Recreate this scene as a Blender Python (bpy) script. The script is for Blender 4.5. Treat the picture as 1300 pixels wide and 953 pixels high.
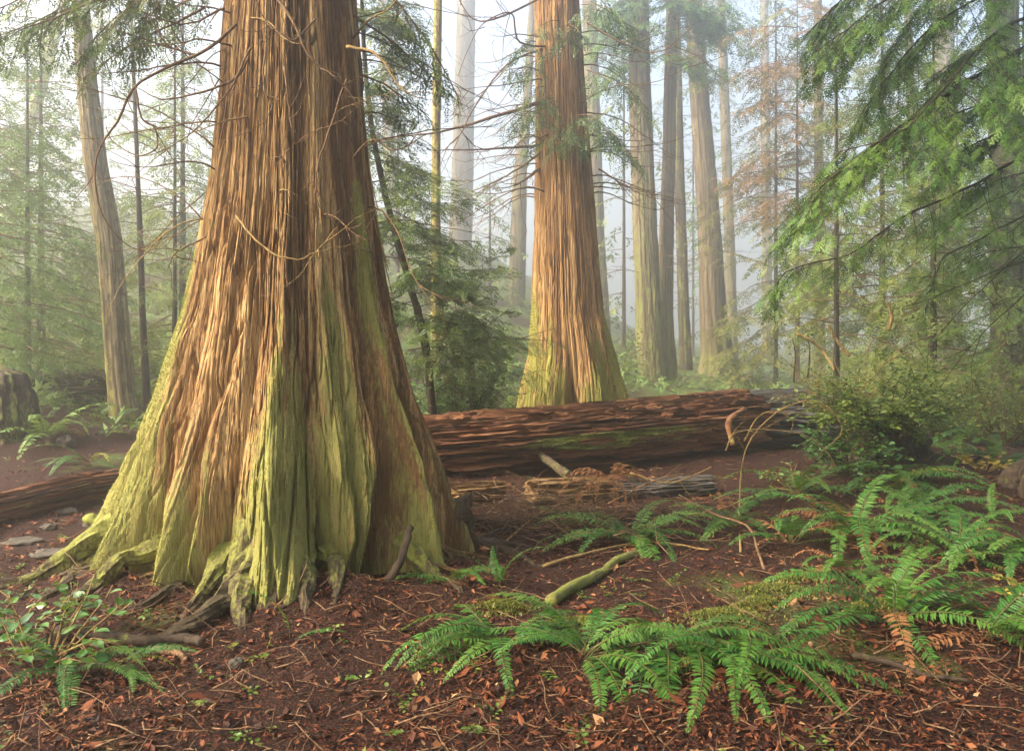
import bpy, math, random
import numpy as np

random.seed(11)
RG = np.random.default_rng(11)
SC = bpy.context.scene
for _o in list(bpy.data.objects):
    bpy.data.objects.remove(_o)

# ------------------------------------------------------------------ camera, light, exposure
EYE = 1.5
F = 1011.0                       # focal length in photo pixels (1300 wide), horizon at row 430
HY = 430.0
cam = bpy.data.cameras.new("camera")
cam.sensor_width = 36.0
cam.lens = 28.0
cam.shift_y = -(476.5 - HY) / 1300.0
cam.clip_start = 0.05
cam.clip_end = 2000.0
camo = bpy.data.objects.new("camera", cam)
camo.location = (0, 0, EYE)
camo.rotation_euler = (math.radians(90), 0, 0)
SC.collection.objects.link(camo)
SC.camera = camo

SUN_EL, SUN_ROT = math.radians(40), math.radians(248)
world = bpy.data.worlds.new("World")
SC.world = world
world.use_nodes = True
_nt = world.node_tree
_nt.nodes.clear()
_sky = _nt.nodes.new("ShaderNodeTexSky")
_sky.sky_type = 'NISHITA'
_sky.sun_disc = False
_sky.sun_elevation = SUN_EL
_sky.sun_rotation = SUN_ROT
_sky.air_density = 1.4
_sky.dust_density = 10.0
_sky.ozone_density = 1.4
_bg = _nt.nodes.new("ShaderNodeBackground")
_bg.inputs[1].default_value = 0.15
_wo = _nt.nodes.new("ShaderNodeOutputWorld")
_nt.links.new(_sky.outputs[0], _bg.inputs[0])
_nt.links.new(_bg.outputs[0], _wo.inputs[0])

sl = bpy.data.lights.new("sun", 'SUN')
sl.energy = 2.7
sl.angle = math.radians(10)
sl.color = (1.0, 0.89, 0.70)
slo = bpy.data.objects.new("sun", sl)
SC.collection.objects.link(slo)
_d = np.array([math.sin(SUN_ROT) * math.cos(SUN_EL), math.cos(SUN_ROT) * math.cos(SUN_EL), math.sin(SUN_EL)])
from mathutils import Vector, Matrix
slo.rotation_euler = Vector(_d).to_track_quat('Z', 'Y').to_euler()

SC.view_settings.view_transform = 'Standard'
SC.view_settings.look = 'None'
SC.view_settings.exposure = 2.15
SC.view_settings.gamma = 1.0
SC.cycles.max_bounces = 6
SC.cycles.diffuse_bounces = 3
SC.cycles.glossy_bounces = 2
SC.cycles.transmission_bounces = 4
SC.cycles.volume_bounces = 2
SC.cycles.use_denoising = True
SC.cycles.denoiser = 'OPENIMAGEDENOISE'
SC.cycles.denoising_input_passes = 'RGB_ALBEDO_NORMAL'
SC.cycles.denoising_prefilter = 'ACCURATE'
SC.cycles.sample_clamp_direct = 1.2
SC.cycles.sample_clamp_indirect = 0.5
HAZE_DENSITY = 0.0145
HAZE_TOP = 30.0


# ------------------------------------------------------------------ numpy noise
_PERM = np.random.default_rng(3).permutation(256)
_PERM = np.concatenate([_PERM, _PERM, _PERM])
_GR = np.random.default_rng(5).normal(size=(256, 3))
_GR /= np.linalg.norm(_GR, axis=1)[:, None]


def noise(x, y, z=0.0):
    x, y, z = np.broadcast_arrays(np.asarray(x, float), np.asarray(y, float), np.asarray(z, float))
    xi, yi, zi = np.floor(x), np.floor(y), np.floor(z)
    fx, fy, fz = x - xi, y - yi, z - zi
    xi, yi, zi = xi.astype(int) & 255, yi.astype(int) & 255, zi.astype(int) & 255
    u, v, w = fx * fx * fx * (fx * (fx * 6 - 15) + 10), fy * fy * fy * (fy * (fy * 6 - 15) + 10), fz * fz * fz * (fz * (fz * 6 - 15) + 10)

    def g(i, j, k):
        h = _PERM[_PERM[_PERM[(xi + i) & 255] + ((yi + j) & 255)] + ((zi + k) & 255)]
        gr = _GR[h]
        return gr[..., 0] * (fx - i) + gr[..., 1] * (fy - j) + gr[..., 2] * (fz - k)
    a = g(0, 0, 0) * (1 - u) + g(1, 0, 0) * u
    b = g(0, 1, 0) * (1 - u) + g(1, 1, 0) * u
    c = g(0, 0, 1) * (1 - u) + g(1, 0, 1) * u
    d = g(0, 1, 1) * (1 - u) + g(1, 1, 1) * u
    return ((a * (1 - v) + b * v) * (1 - w) + (c * (1 - v) + d * v) * w) * 1.6


def fbm(x, y, z=0.0, o=4):
    s, a = 0.0, 0.5
    for i in range(o):
        k = 2.03 ** i
        s = s + a * noise(np.asarray(x) * k + 17.3 * i, np.asarray(y) * k - 9.1 * i, np.asarray(z) * k + 3.7 * i)
        a *= 0.5
    return s


def sstep(a, b, x):
    t = np.clip((np.asarray(x, float) - a) / (b - a), 0, 1)
    return t * t * (3 - 2 * t)


# ------------------------------------------------------------------ terrain height and pixel helpers
def height(x, y):
    x, y = np.asarray(x, float), np.asarray(y, float)
    u = x / np.maximum(y, 2.0)
    left = 0.10 + 0.90 * sstep(0.30, -0.22, u)
    yy = np.minimum(y, 75.0) - 14.0
    slope = 0.24 * left * np.log1p(np.exp(np.clip(yy / 1.6, -30, 30))) * 1.6
    slope = slope - 0.033 * (1 - left) * np.log1p(np.exp(np.clip((yy + 1.5) / 1.2, -30, 30))) * 1.2
    h = slope + 0.10 * noise(x * 0.35, y * 0.35, 0.3) + 0.045 * noise(x * 1.3, y * 1.3, 1.7) + 0.02 * noise(x * 4, y * 4, 5.1)
    h = h + 0.45 * np.exp(-((x + 7.2) ** 2 + (y - 11.3) ** 2) / 3.5)
    rho = np.hypot(x + 1.47, y - 5.35)
    h = h + 0.10 * np.exp(-((rho - .95) / .42) ** 2) * (1 + .8 * noise(x * 3, y * 3, 7.7))
    h = h + 0.22 * np.exp(-((x - 4.6) ** 2 / 3.0 + (y - 7.8) ** 2 / 4.0))
    h = h + 0.10 * np.exp(-((x - 1.2) ** 2 / 1.2 + (y - 3.7) ** 2 / 0.5))
    h = h + 0.6 * noise(x * 0.12, y * 0.12, 9.0) * sstep(12, 26, y)
    return h


def P(px, py, d):
    return np.array([(px - 650.0) / F * d, d, EYE - (py - HY) / F * d])


def G(px, py):
    """ground point seen at a photo pixel"""
    dd = np.linspace(2.0, 60.0, 3000)
    x = (px - 650.0) / F * dd
    z = EYE - (py - HY) / F * dd
    hit = np.nonzero(z <= height(x, dd))[0]
    k = hit[0] if len(hit) else len(dd) - 1
    return np.array([x[k], dd[k], float(height(x[k], dd[k]))])


def gz(x, y):
    return float(height(x, y))


# ------------------------------------------------------------------ mesh builder
class MB:
    def __init__(self):
        self.v, self.q, self.t, self.qm, self.tm = [], [], [], [], []
        self.att = {}
        self.n = 0

    def add(self, v, q=None, t=None, m=0, **att):
        v = np.asarray(v, float).reshape(-1, 3)
        k = len(v)
        for name in set(att) | set(self.att):
            if name not in self.att:
                self.att[name] = [np.zeros(self.n)] if self.n else []
            self.att[name].append(np.broadcast_to(np.asarray(att.get(name, 0.0), float), (k,)).copy())
        self.v.append(v)
        if q is not None and len(q):
            q = np.asarray(q, int)
            self.q.append(q + self.n)
            self.qm.append(np.full(len(q), m))
        if t is not None and len(t):
            t = np.asarray(t, int)
            self.t.append(t + self.n)
            self.tm.append(np.full(len(t), m))
        self.n += k

    def build(self, name, mats, parent=None, smooth=True, loc=None):
        me = bpy.data.meshes.new(name)
        v = np.concatenate(self.v) if self.v else np.zeros((0, 3))
        q = np.concatenate(self.q) if self.q else np.zeros((0, 4), int)
        t = np.concatenate(self.t) if self.t else np.zeros((0, 3), int)
        me.vertices.add(len(v))
        me.vertices.foreach_set("co", v.astype(np.float32).ravel())
        nl = len(q) * 4 + len(t) * 3
        me.loops.add(nl)
        me.loops.foreach_set("vertex_index", np.concatenate([q.ravel(), t.ravel()]).astype(np.int32))
        nf = len(q) + len(t)
        me.polygons.add(nf)
        st = np.concatenate([np.arange(len(q)) * 4, len(q) * 4 + np.arange(len(t)) * 3]).astype(np.int32)
        me.polygons.foreach_set("loop_start", st)
        if not isinstance(mats, (list, tuple)):
            mats = [mats]
        for mm in mats:
            me.materials.append(mm)
        if len(mats) > 1:
            me.polygons.foreach_set("material_index", np.concatenate(self.qm + self.tm).astype(np.int32))
        me.polygons.foreach_set("use_smooth", np.full(nf, smooth))
        for a, ls in self.att.items():
            at = me.attributes.new(a, 'FLOAT', 'POINT')
            at.data.foreach_set("value", np.concatenate(ls).astype(np.float32))
        me.update(calc_edges=True)
        return link(name, me, parent, loc)


def link(name, me, parent=None, loc=None):
    o = bpy.data.objects.new(name, me)
    SC.collection.objects.link(o)
    if parent is not None:
        o.parent = parent
    if loc is not None:
        o.location = tuple(float(c) for c in loc)
    return o


def thing(name, label, cat, loc=(0, 0, 0), group=None):
    o = link(name, None, None, loc)
    o.empty_display_size = 0.1
    return tag(o, label, cat, group)


def tag(o, label=None, cat=None, group=None, kind=None):
    if label:
        o['label'] = label
    if cat:
        o['category'] = cat
    if group:
        o['group'] = group
    if kind:
        o['kind'] = kind
    return o


def unit(v):
    v = np.asarray(v, float)
    return v / (np.linalg.norm(v) + 1e-9)


def smooth_path(pts, n):
    """Catmull-Rom through pts, n samples"""
    p = np.asarray(pts, float)
    p = np.vstack([2 * p[0] - p[1], p, 2 * p[-1] - p[-2]])
    m = len(p) - 3
    s = np.linspace(0, m - 1e-6, n)
    i = s.astype(int)
    t = (s - i)[:, None]
    a, b, c, d = p[i], p[i + 1], p[i + 2], p[i + 3]
    return 0.5 * (2 * b + (c - a) * t + (2 * a - 5 * b + 4 * c - d) * t ** 2 + (3 * b - a - 3 * c + d) * t ** 3)


def tube(mb, pts, r, n=5, m=0, rough=0.0, **att):
    pts = np.asarray(pts, float)
    k = len(pts)
    r = np.broadcast_to(np.asarray(r, float), (k,))
    tg = np.gradient(pts, axis=0)
    tg /= np.linalg.norm(tg, axis=1)[:, None] + 1e-9
    u = np.cross(tg[0], [0.31, 0.2, 0.93])
    if np.linalg.norm(u) < 0.1:
        u = np.cross(tg[0], [1, 0, 0])
    u = unit(u)
    us = []
    for i in range(k):
        u = unit(u - tg[i] * np.dot(u, tg[i]))
        us.append(u)
    us = np.array(us)
    ws = np.cross(tg, us)
    a = np.arange(n) / n * 2 * math.pi
    rr = r[:, None]
    if rough:
        rr = rr * (1 + rough * noise(a[None, :] * 1.3 + pts[:, 0:1] * 7, pts[:, 1:2] * 9 + np.sin(a)[None, :] * 2, pts[:, 2:3] * 9))
    else:
        rr = np.repeat(rr, n, 1)
    v = pts[:, None, :] + rr[..., None] * (np.cos(a)[None, :, None] * us[:, None, :] + np.sin(a)[None, :, None] * ws[:, None, :])
    v = np.concatenate([v.reshape(-1, 3), pts[:1], pts[-1:]])
    i = np.arange(k - 1)[:, None] * n
    j = np.arange(n)[None, :]
    j2 = (j + 1) % n
    q = np.stack([i + j, i + j2, i + n + j2, i + n + j], -1).reshape(-1, 4)
    jj = np.arange(n)
    t = np.concatenate([np.stack([np.full(n, k * n), (jj + 1) % n, jj], 1),
                        np.stack([np.full(n, k * n + 1), (k - 1) * n + jj, (k - 1) * n + (jj + 1) % n], 1)])
    mb.add(v, q, t, m, **att)


# ------------------------------------------------------------------ materials
class Nodes:
    def __init__(self, name):
        self.mat = bpy.data.materials.new(name)
        self.mat.use_nodes = True
        self.nt = self.mat.node_tree
        self.nt.nodes.clear()
        self.out = self.nt.nodes.new("ShaderNodeOutputMaterial")

    def n(self, kind, ins=None, **props):
        nd = self.nt.nodes.new("ShaderNode" + kind)
        for k, v in props.items():
            setattr(nd, k, v)
        for k, v in (ins or {}).items():
            if isinstance(v, bpy.types.NodeSocket):
                self.nt.links.new(v, nd.inputs[k])
            else:
                nd.inputs[k].default_value = v
        return nd

    def attr(self, name):
        return self.n("Attribute", attribute_name=name).outputs["Fac"]

    def obj(self, scale):
        tc = self.n("TexCoord").outputs["Object"]
        return self.n("Mapping", {"Vector": tc, "Scale": scale}).outputs[0]

    def tex(self, vec, scale, detail=4.0, rough=0.55):
        return self.n("TexNoise", {"Vector": vec, "Scale": scale, "Detail": detail, "Roughness": rough}).outputs[0]

    def ramp(self, fac, stops):
        r = self.n("ValToRGB", {"Fac": fac})
        e = r.color_ramp.elements
        while len(e) > 1:
            e.remove(e[-1])
        e[0].position, e[0].color = stops[0][0], (*stops[0][1], 1)
        for p, c in stops[1:]:
            x = e.new(p)
            x.color = (*c, 1)
        return r.outputs[0]

    def mix(self, fac, a, b, blend='MIX'):
        nd = self.n("Mix", None, data_type='RGBA', blend_type=blend)
        for idx, v in ((0, fac), (6, a), (7, b)):
            if isinstance(v, bpy.types.NodeSocket):
                self.nt.links.new(v, nd.inputs[idx])
            else:
                nd.inputs[idx].default_value = v if idx == 0 else ((*v, 1) if len(v) == 3 else v)
        return nd.outputs[2]

    def math(self, op, a, b=0.0, clamp=False):
        nd = self.n("Math", None, operation=op, use_clamp=clamp)
        for i, v in enumerate((a, b)):
            if isinstance(v, bpy.types.NodeSocket):
                self.nt.links.new(v, nd.inputs[i])
            else:
                nd.inputs[i].default_value = v
        return nd.outputs[0]

    def bump(self, h, strength, dist):
        return self.n("Bump", {"Height": h, "Strength": strength, "Distance": dist}).outputs[0]

    def surf(self, col, rough=0.8, normal=None, spec=0.3, trans=0.0, tcol=None):
        ins = {"Base Color": col, "Roughness": rough, "Specular IOR Level": spec}
        if normal is not None:
            ins["Normal"] = normal
        b = self.n("BsdfPrincipled", ins).outputs[0]
        if trans:
            t = self.n("BsdfTranslucent", {"Color": tcol if tcol is not None else col}).outputs[0]
            b = self.n("MixShader", {0: trans, 1: b, 2: t}).outputs[0]
        self.nt.links.new(b, self.out.inputs[0])
        return self.mat


def bark_mat(name, dark, mid, light, moss=(0.27, 0.31, 0.055), moss2=(0.12, 0.17, 0.03), fx=30, fz=2.2, bump=0.5, bdist=0.02, big=2.2):
    n = Nodes(name)
    fine = n.tex(n.obj((fx, fx, fz)), 1.0, 6.0, 0.65)
    wide = n.tex(n.obj((fx * .22, fx * .22, fz * .35)), 1.0, 4.0, 0.55)
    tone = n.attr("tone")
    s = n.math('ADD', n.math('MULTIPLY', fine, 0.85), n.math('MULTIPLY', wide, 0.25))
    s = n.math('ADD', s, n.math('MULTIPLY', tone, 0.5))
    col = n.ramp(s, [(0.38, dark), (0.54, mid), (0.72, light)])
    patch = n.tex(n.obj((big, big, big * .4)), 1.0, 3.0)
    col = n.mix(n.math('MULTIPLY', patch, 0.5), col, mid, 'MIX')
    fis = n.math('ABSOLUTE', n.math('SUBTRACT', n.tex(n.obj((fx * .38, fx * .38, fz * .45)), 1.0, 3.0, 0.5), 0.5))
    fis = n.ramp(fis, [(0.0, (0, 0, 0)), (0.03, (1, 1, 1))])
    col = n.mix(n.math('MULTIPLY', n.math('SUBTRACT', 1.0, fis), 0.75), col, tuple(c * .6 for c in dark))
    mn = n.tex(n.obj((fx * .8, fx * .8, fz * 3.0)), 1.0, 6.0, 0.75)
    mw = n.tex(n.obj((fx * .15, fx * .15, fz * .8)), 1.0, 4.0, 0.6)
    mk = n.math('ADD', n.attr("moss"), n.math('MULTIPLY', n.math('SUBTRACT', mn, 0.5), 2.6))
    mk = n.math('ADD', mk, n.math('MULTIPLY', n.math('SUBTRACT', mw, 0.5), 1.3))
    mk = n.ramp(mk, [(0.30, (0, 0, 0)), (0.80, (1, 1, 1))])
    mt = n.math('ADD', n.math('MULTIPLY', mn, 0.75), n.math('MULTIPLY', n.tex(n.obj((7, 7, 3)), 1.0, 4.0, 0.6), 0.35))
    mcol = n.ramp(mt, [(0.36, moss2), (0.52, tuple((a * 2 + b) / 3 for a, b in zip(moss, moss2))), (0.7, moss)])
    mk2 = n.math('MULTIPLY', mk, 0.74)
    col = n.mix(mk2, col, mcol)
    h = n.math('ADD', fine, n.math('MULTIPLY', mn, 0.5))
    return n.surf(col, 0.85, n.bump(h, bump, bdist), 0.2)


def leaf_mat(name, dark, mid, light, trans=0.3, rough=0.5, spec=0.35, island=True):
    n = Nodes(name)
    f = n.attr("tint")
    if island:
        r = n.n("NewGeometry").outputs["Random Per Island"]
        f = n.math('ADD', n.math('MULTIPLY', f, 0.7), n.math('MULTIPLY', r, 0.3))
    col = n.ramp(f, [(0.08, dark), (0.5, mid), (0.92, light)])
    tcol = n.mix(0.45, col, (0.22, 0.30, 0.03))
    return n.surf(col, rough, None, spec, trans, tcol)


M = {}
M['cedar'] = bark_mat('red cedar bark', (0.07, 0.034, 0.014), (0.29, 0.165, 0.066), (0.54, 0.37, 0.17), moss=(0.28, 0.295, 0.08), moss2=(0.10, 0.11, 0.022), fx=95, fz=3.2, bump=1.0, bdist=0.012)
M['cedar_far'] = bark_mat('old cedar bark', (0.075, 0.033, 0.013), (0.24, 0.13, 0.05), (0.42, 0.26, 0.11), moss=(0.23, 0.25, 0.045), moss2=(0.11, 0.12, 0.022), fx=36, fz=2.2, bump=0.9, bdist=0.02)
M['grey_bark'] = bark_mat('grey mossy bark', (0.035, 0.024, 0.014), (0.10, 0.075, 0.04), (0.19, 0.15, 0.085), moss=(0.15, 0.17, 0.035), fx=24, fz=2.0, bump=0.8, bdist=0.02)
M['alder'] = bark_mat('pale alder bark', (0.05, 0.036, 0.02), (0.15, 0.115, 0.06), (0.28, 0.23, 0.13), moss=(0.36, 0.36, 0.08), moss2=(0.22, 0.2, 0.05), fx=14, fz=3.0, bump=0.4, bdist=0.01)
M['dark_bark'] = bark_mat('dark bark', (0.013, 0.009, 0.006), (0.036, 0.025, 0.016), (0.075, 0.052, 0.034), fx=30, fz=3, bump=0.6, bdist=0.012)
M['log'] = bark_mat('rotting red log wood', (0.02, 0.009, 0.005), (0.115, 0.047, 0.021), (0.25, 0.115, 0.052), moss=(0.36, 0.42, 0.09), moss2=(0.18, 0.22, 0.045), fx=22, fz=1.4, bump=0.9, bdist=0.02, big=1.2)
M['grey_log'] = bark_mat('weathered grey log bark', (0.015, 0.013, 0.011), (0.05, 0.045, 0.04), (0.11, 0.105, 0.10), moss=(0.10, 0.15, 0.03), fx=22, fz=1.4, bump=0.9, bdist=0.02)
M['pale_log'] = bark_mat('split pale log wood', (0.035, 0.018, 0.008), (0.14, 0.08, 0.032), (0.30, 0.19, 0.08), moss=(0.3, 0.32, 0.07), fx=36, fz=1.6, bump=0.9, bdist=0.012)
M['twig'] = bark_mat('dead twig bark', (0.045, 0.025, 0.014), (0.13, 0.075, 0.04), (0.24, 0.15, 0.085), fx=60, fz=20, bump=0.3, bdist=0.004)
M['root'] = bark_mat('dark mossy root bark', (0.035, 0.024, 0.014), (0.10, 0.075, 0.045), (0.2, 0.155, 0.09), moss=(0.26, 0.275, 0.055), moss2=(0.08, 0.095, 0.02), fx=50, fz=8, bump=1.0, bdist=0.015)
M['pale_twig'] = bark_mat('bare pale twig', (0.09, 0.055, 0.02), (0.22, 0.145, 0.055), (0.36, 0.25, 0.105), fx=60, fz=20, bump=0.3, bdist=0.004)
M['moss_stick'] = bark_mat('mossy stick bark', (0.04, 0.03, 0.015), (0.10, 0.08, 0.04), (0.18, 0.15, 0.07), moss=(0.17, 0.2, 0.03), moss2=(0.09, 0.11, 0.02), fx=50, fz=20, bump=0.6, bdist=0.008)
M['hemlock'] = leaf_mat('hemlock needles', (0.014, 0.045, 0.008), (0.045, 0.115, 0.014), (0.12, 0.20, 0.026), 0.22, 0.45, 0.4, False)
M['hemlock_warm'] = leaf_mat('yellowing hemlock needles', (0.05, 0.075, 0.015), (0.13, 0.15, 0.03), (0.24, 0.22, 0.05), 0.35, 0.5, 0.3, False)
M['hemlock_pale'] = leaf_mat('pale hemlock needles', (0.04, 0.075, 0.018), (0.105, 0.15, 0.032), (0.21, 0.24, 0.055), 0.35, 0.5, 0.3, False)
M['cedar_leaf'] = leaf_mat('cedar scale leaves', (0.014, 0.042, 0.012), (0.045, 0.10, 0.022), (0.13, 0.18, 0.04), 0.22, 0.45, 0.4, False)
M['rust_leaf'] = leaf_mat('rusty dry needles', (0.10, 0.05, 0.02), (0.17, 0.09, 0.035), (0.26, 0.15, 0.055), 0.3, 0.7, 0.2, False)
M['fern'] = leaf_mat('sword fern leaflets', (0.010, 0.042, 0.006), (0.028, 0.105, 0.012), (0.085, 0.17, 0.022), 0.25, 0.5, 0.3)
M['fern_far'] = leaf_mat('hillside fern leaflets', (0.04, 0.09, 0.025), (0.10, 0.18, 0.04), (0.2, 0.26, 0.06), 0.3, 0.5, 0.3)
M['fern_yellow'] = leaf_mat('yellowing fern leaflets', (0.10, 0.14, 0.02), (0.22, 0.24, 0.035), (0.38, 0.32, 0.05), 0.3, 0.5, 0.3)
M['fern_dead'] = leaf_mat('dead fern leaflets', (0.09, 0.035, 0.015), (0.2, 0.085, 0.035), (0.32, 0.16, 0.07), 0.2, 0.75, 0.2)
M['rachis'] = leaf_mat('fern stalk', (0.05, 0.05, 0.014), (0.085, 0.08, 0.022), (0.13, 0.11, 0.035), 0.0, 0.6, 0.3, False)
M['moss'] = leaf_mat('moss blades', (0.07, 0.08, 0.016), (0.19, 0.205, 0.05), (0.34, 0.36, 0.10), 0.3, 0.8, 0.1, False)
M['glossy_leaf'] = leaf_mat('glossy evergreen leaves', (0.015, 0.06, 0.012), (0.04, 0.115, 0.02), (0.10, 0.19, 0.03), 0.2, 0.28, 0.5)
M['shrub_leaf'] = leaf_mat('huckleberry leaves', (0.025, 0.065, 0.010), (0.075, 0.145, 0.018), (0.20, 0.23, 0.035), 0.35, 0.45, 0.4)
M['yellow_leaf'] = leaf_mat('yellow autumn leaves', (0.14, 0.11, 0.02), (0.26, 0.20, 0.03), (0.38, 0.30, 0.045), 0.35, 0.6, 0.3)


def litter_mat():
    n = Nodes('fallen needles and leaf litter')
    r = n.n("NewGeometry").outputs["Random Per Island"]
    col = n.ramp(r, [(0.0, (0.009, 0.004, 0.003)), (0.4, (0.040, 0.012, 0.005)), (0.72, (0.11, 0.031, 0.011)), (0.9, (0.17, 0.056, 0.021)), (0.97, (0.27, 0.12, 0.05)), (1.0, (0.32, 0.22, 0.11))])
    return n.surf(col, 0.75, None, 0.25, 0.1)


def ground_mat():
    n = Nodes('forest floor duff')
    big = n.tex(n.obj((1, 1, 1)), 0.9, 5.0, 0.6)
    fine = n.tex(n.obj((1, 1, 1)), 55.0, 6.0, 0.75)
    vor = n.n("TexVoronoi", {"Vector": n.obj((1, 1, 1)), "Scale": 70.0, "Randomness": 1.0})
    col = n.ramp(fine, [(0.3, (0.008, 0.005, 0.003)), (0.48, (0.026, 0.008, 0.004)), (0.62, (0.065, 0.020, 0.008)), (0.75, (0.10, 0.046, 0.022))])
    col = n.mix(0.45, col, n.mix(1.0, col, vor.outputs["Color"], 'MULTIPLY'))
    mk = n.ramp(n.math('ADD', n.math('MULTIPLY', big, 1.0), n.math('MULTIPLY', n.attr("moss"), 0.45)), [(0.60, (0, 0, 0)), (0.74, (1, 1, 1))])
    mossc = n.ramp(fine, [(0.3, (0.025, 0.04, 0.008)), (0.7, (0.12, 0.15, 0.03))])
    col = n.mix(mk, col, mossc)
    h = n.math('ADD', fine, n.math('MULTIPLY', vor.outputs["Distance"], 0.8))
    return n.surf(col, 0.9, n.bump(h, 0.9, 0.02), 0.2)


def rock_mat():
    n = Nodes('mossy stone')
    f = n.tex(n.obj((1, 1, 1)), 18.0, 6.0, 0.65)
    col = n.ramp(f, [(0.3, (0.022, 0.019, 0.015)), (0.7, (0.09, 0.078, 0.06))])
    mk = n.math('ADD', n.attr("moss"), n.math('SUBTRACT', n.tex(n.obj((1, 1, 1)), 9.0, 5.0), 0.5))
    col = n.mix(n.ramp(mk, [(0.4, (0, 0, 0)), (0.6, (1, 1, 1))]), col, (0.16, 0.17, 0.03))
    return n.surf(col, 0.85, n.bump(f, 0.6, 0.02), 0.25)


M['litter'] = litter_mat()
M['ground'] = ground_mat()
M['rock'] = rock_mat()


# ------------------------------------------------------------------ ground
def make_ground():
    nx, ny = 250, 270
    s = np.linspace(-1, 1, nx)
    x = 1.5 * np.sinh(5.55 * s)
    t = np.linspace(-0.66, 1, ny)
    y = 5.0 + 1.4 * np.sinh(5.6 * t)
    X, Y = np.meshgrid(x, y)
    Z = height(X, Y) + 0.012 * noise(X * 11, Y * 11, 2.0)
    v = np.stack([X, Y, Z], -1).reshape(-1, 3)
    i = np.arange(ny - 1)[:, None] * nx
    j = np.arange(nx - 1)[None, :]
    q = np.stack([i + j, i + j + 1, i + nx + j + 1, i + nx + j], -1).reshape(-1, 4)
    far = sstep(9, 22, Y) * 0.4 + 0.3 * np.exp(-((X - 1.4) ** 2 + (Y - 4.6) ** 2) / 0.2) + 0.3 * np.exp(-((X - 1.05) ** 2 + (Y - 4.0) ** 2) / 0.15)
    mb = MB()
    mb.add(v, q, moss=far.ravel())
    o = mb.build('ground', M['ground'])
    tag(o, kind='structure')


make_ground()


# ------------------------------------------------------------------ trunks
def interp(tab, z):
    tab = np.asarray(tab, float)
    return np.interp(z, tab[:, 0], tab[:, 1])


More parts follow.
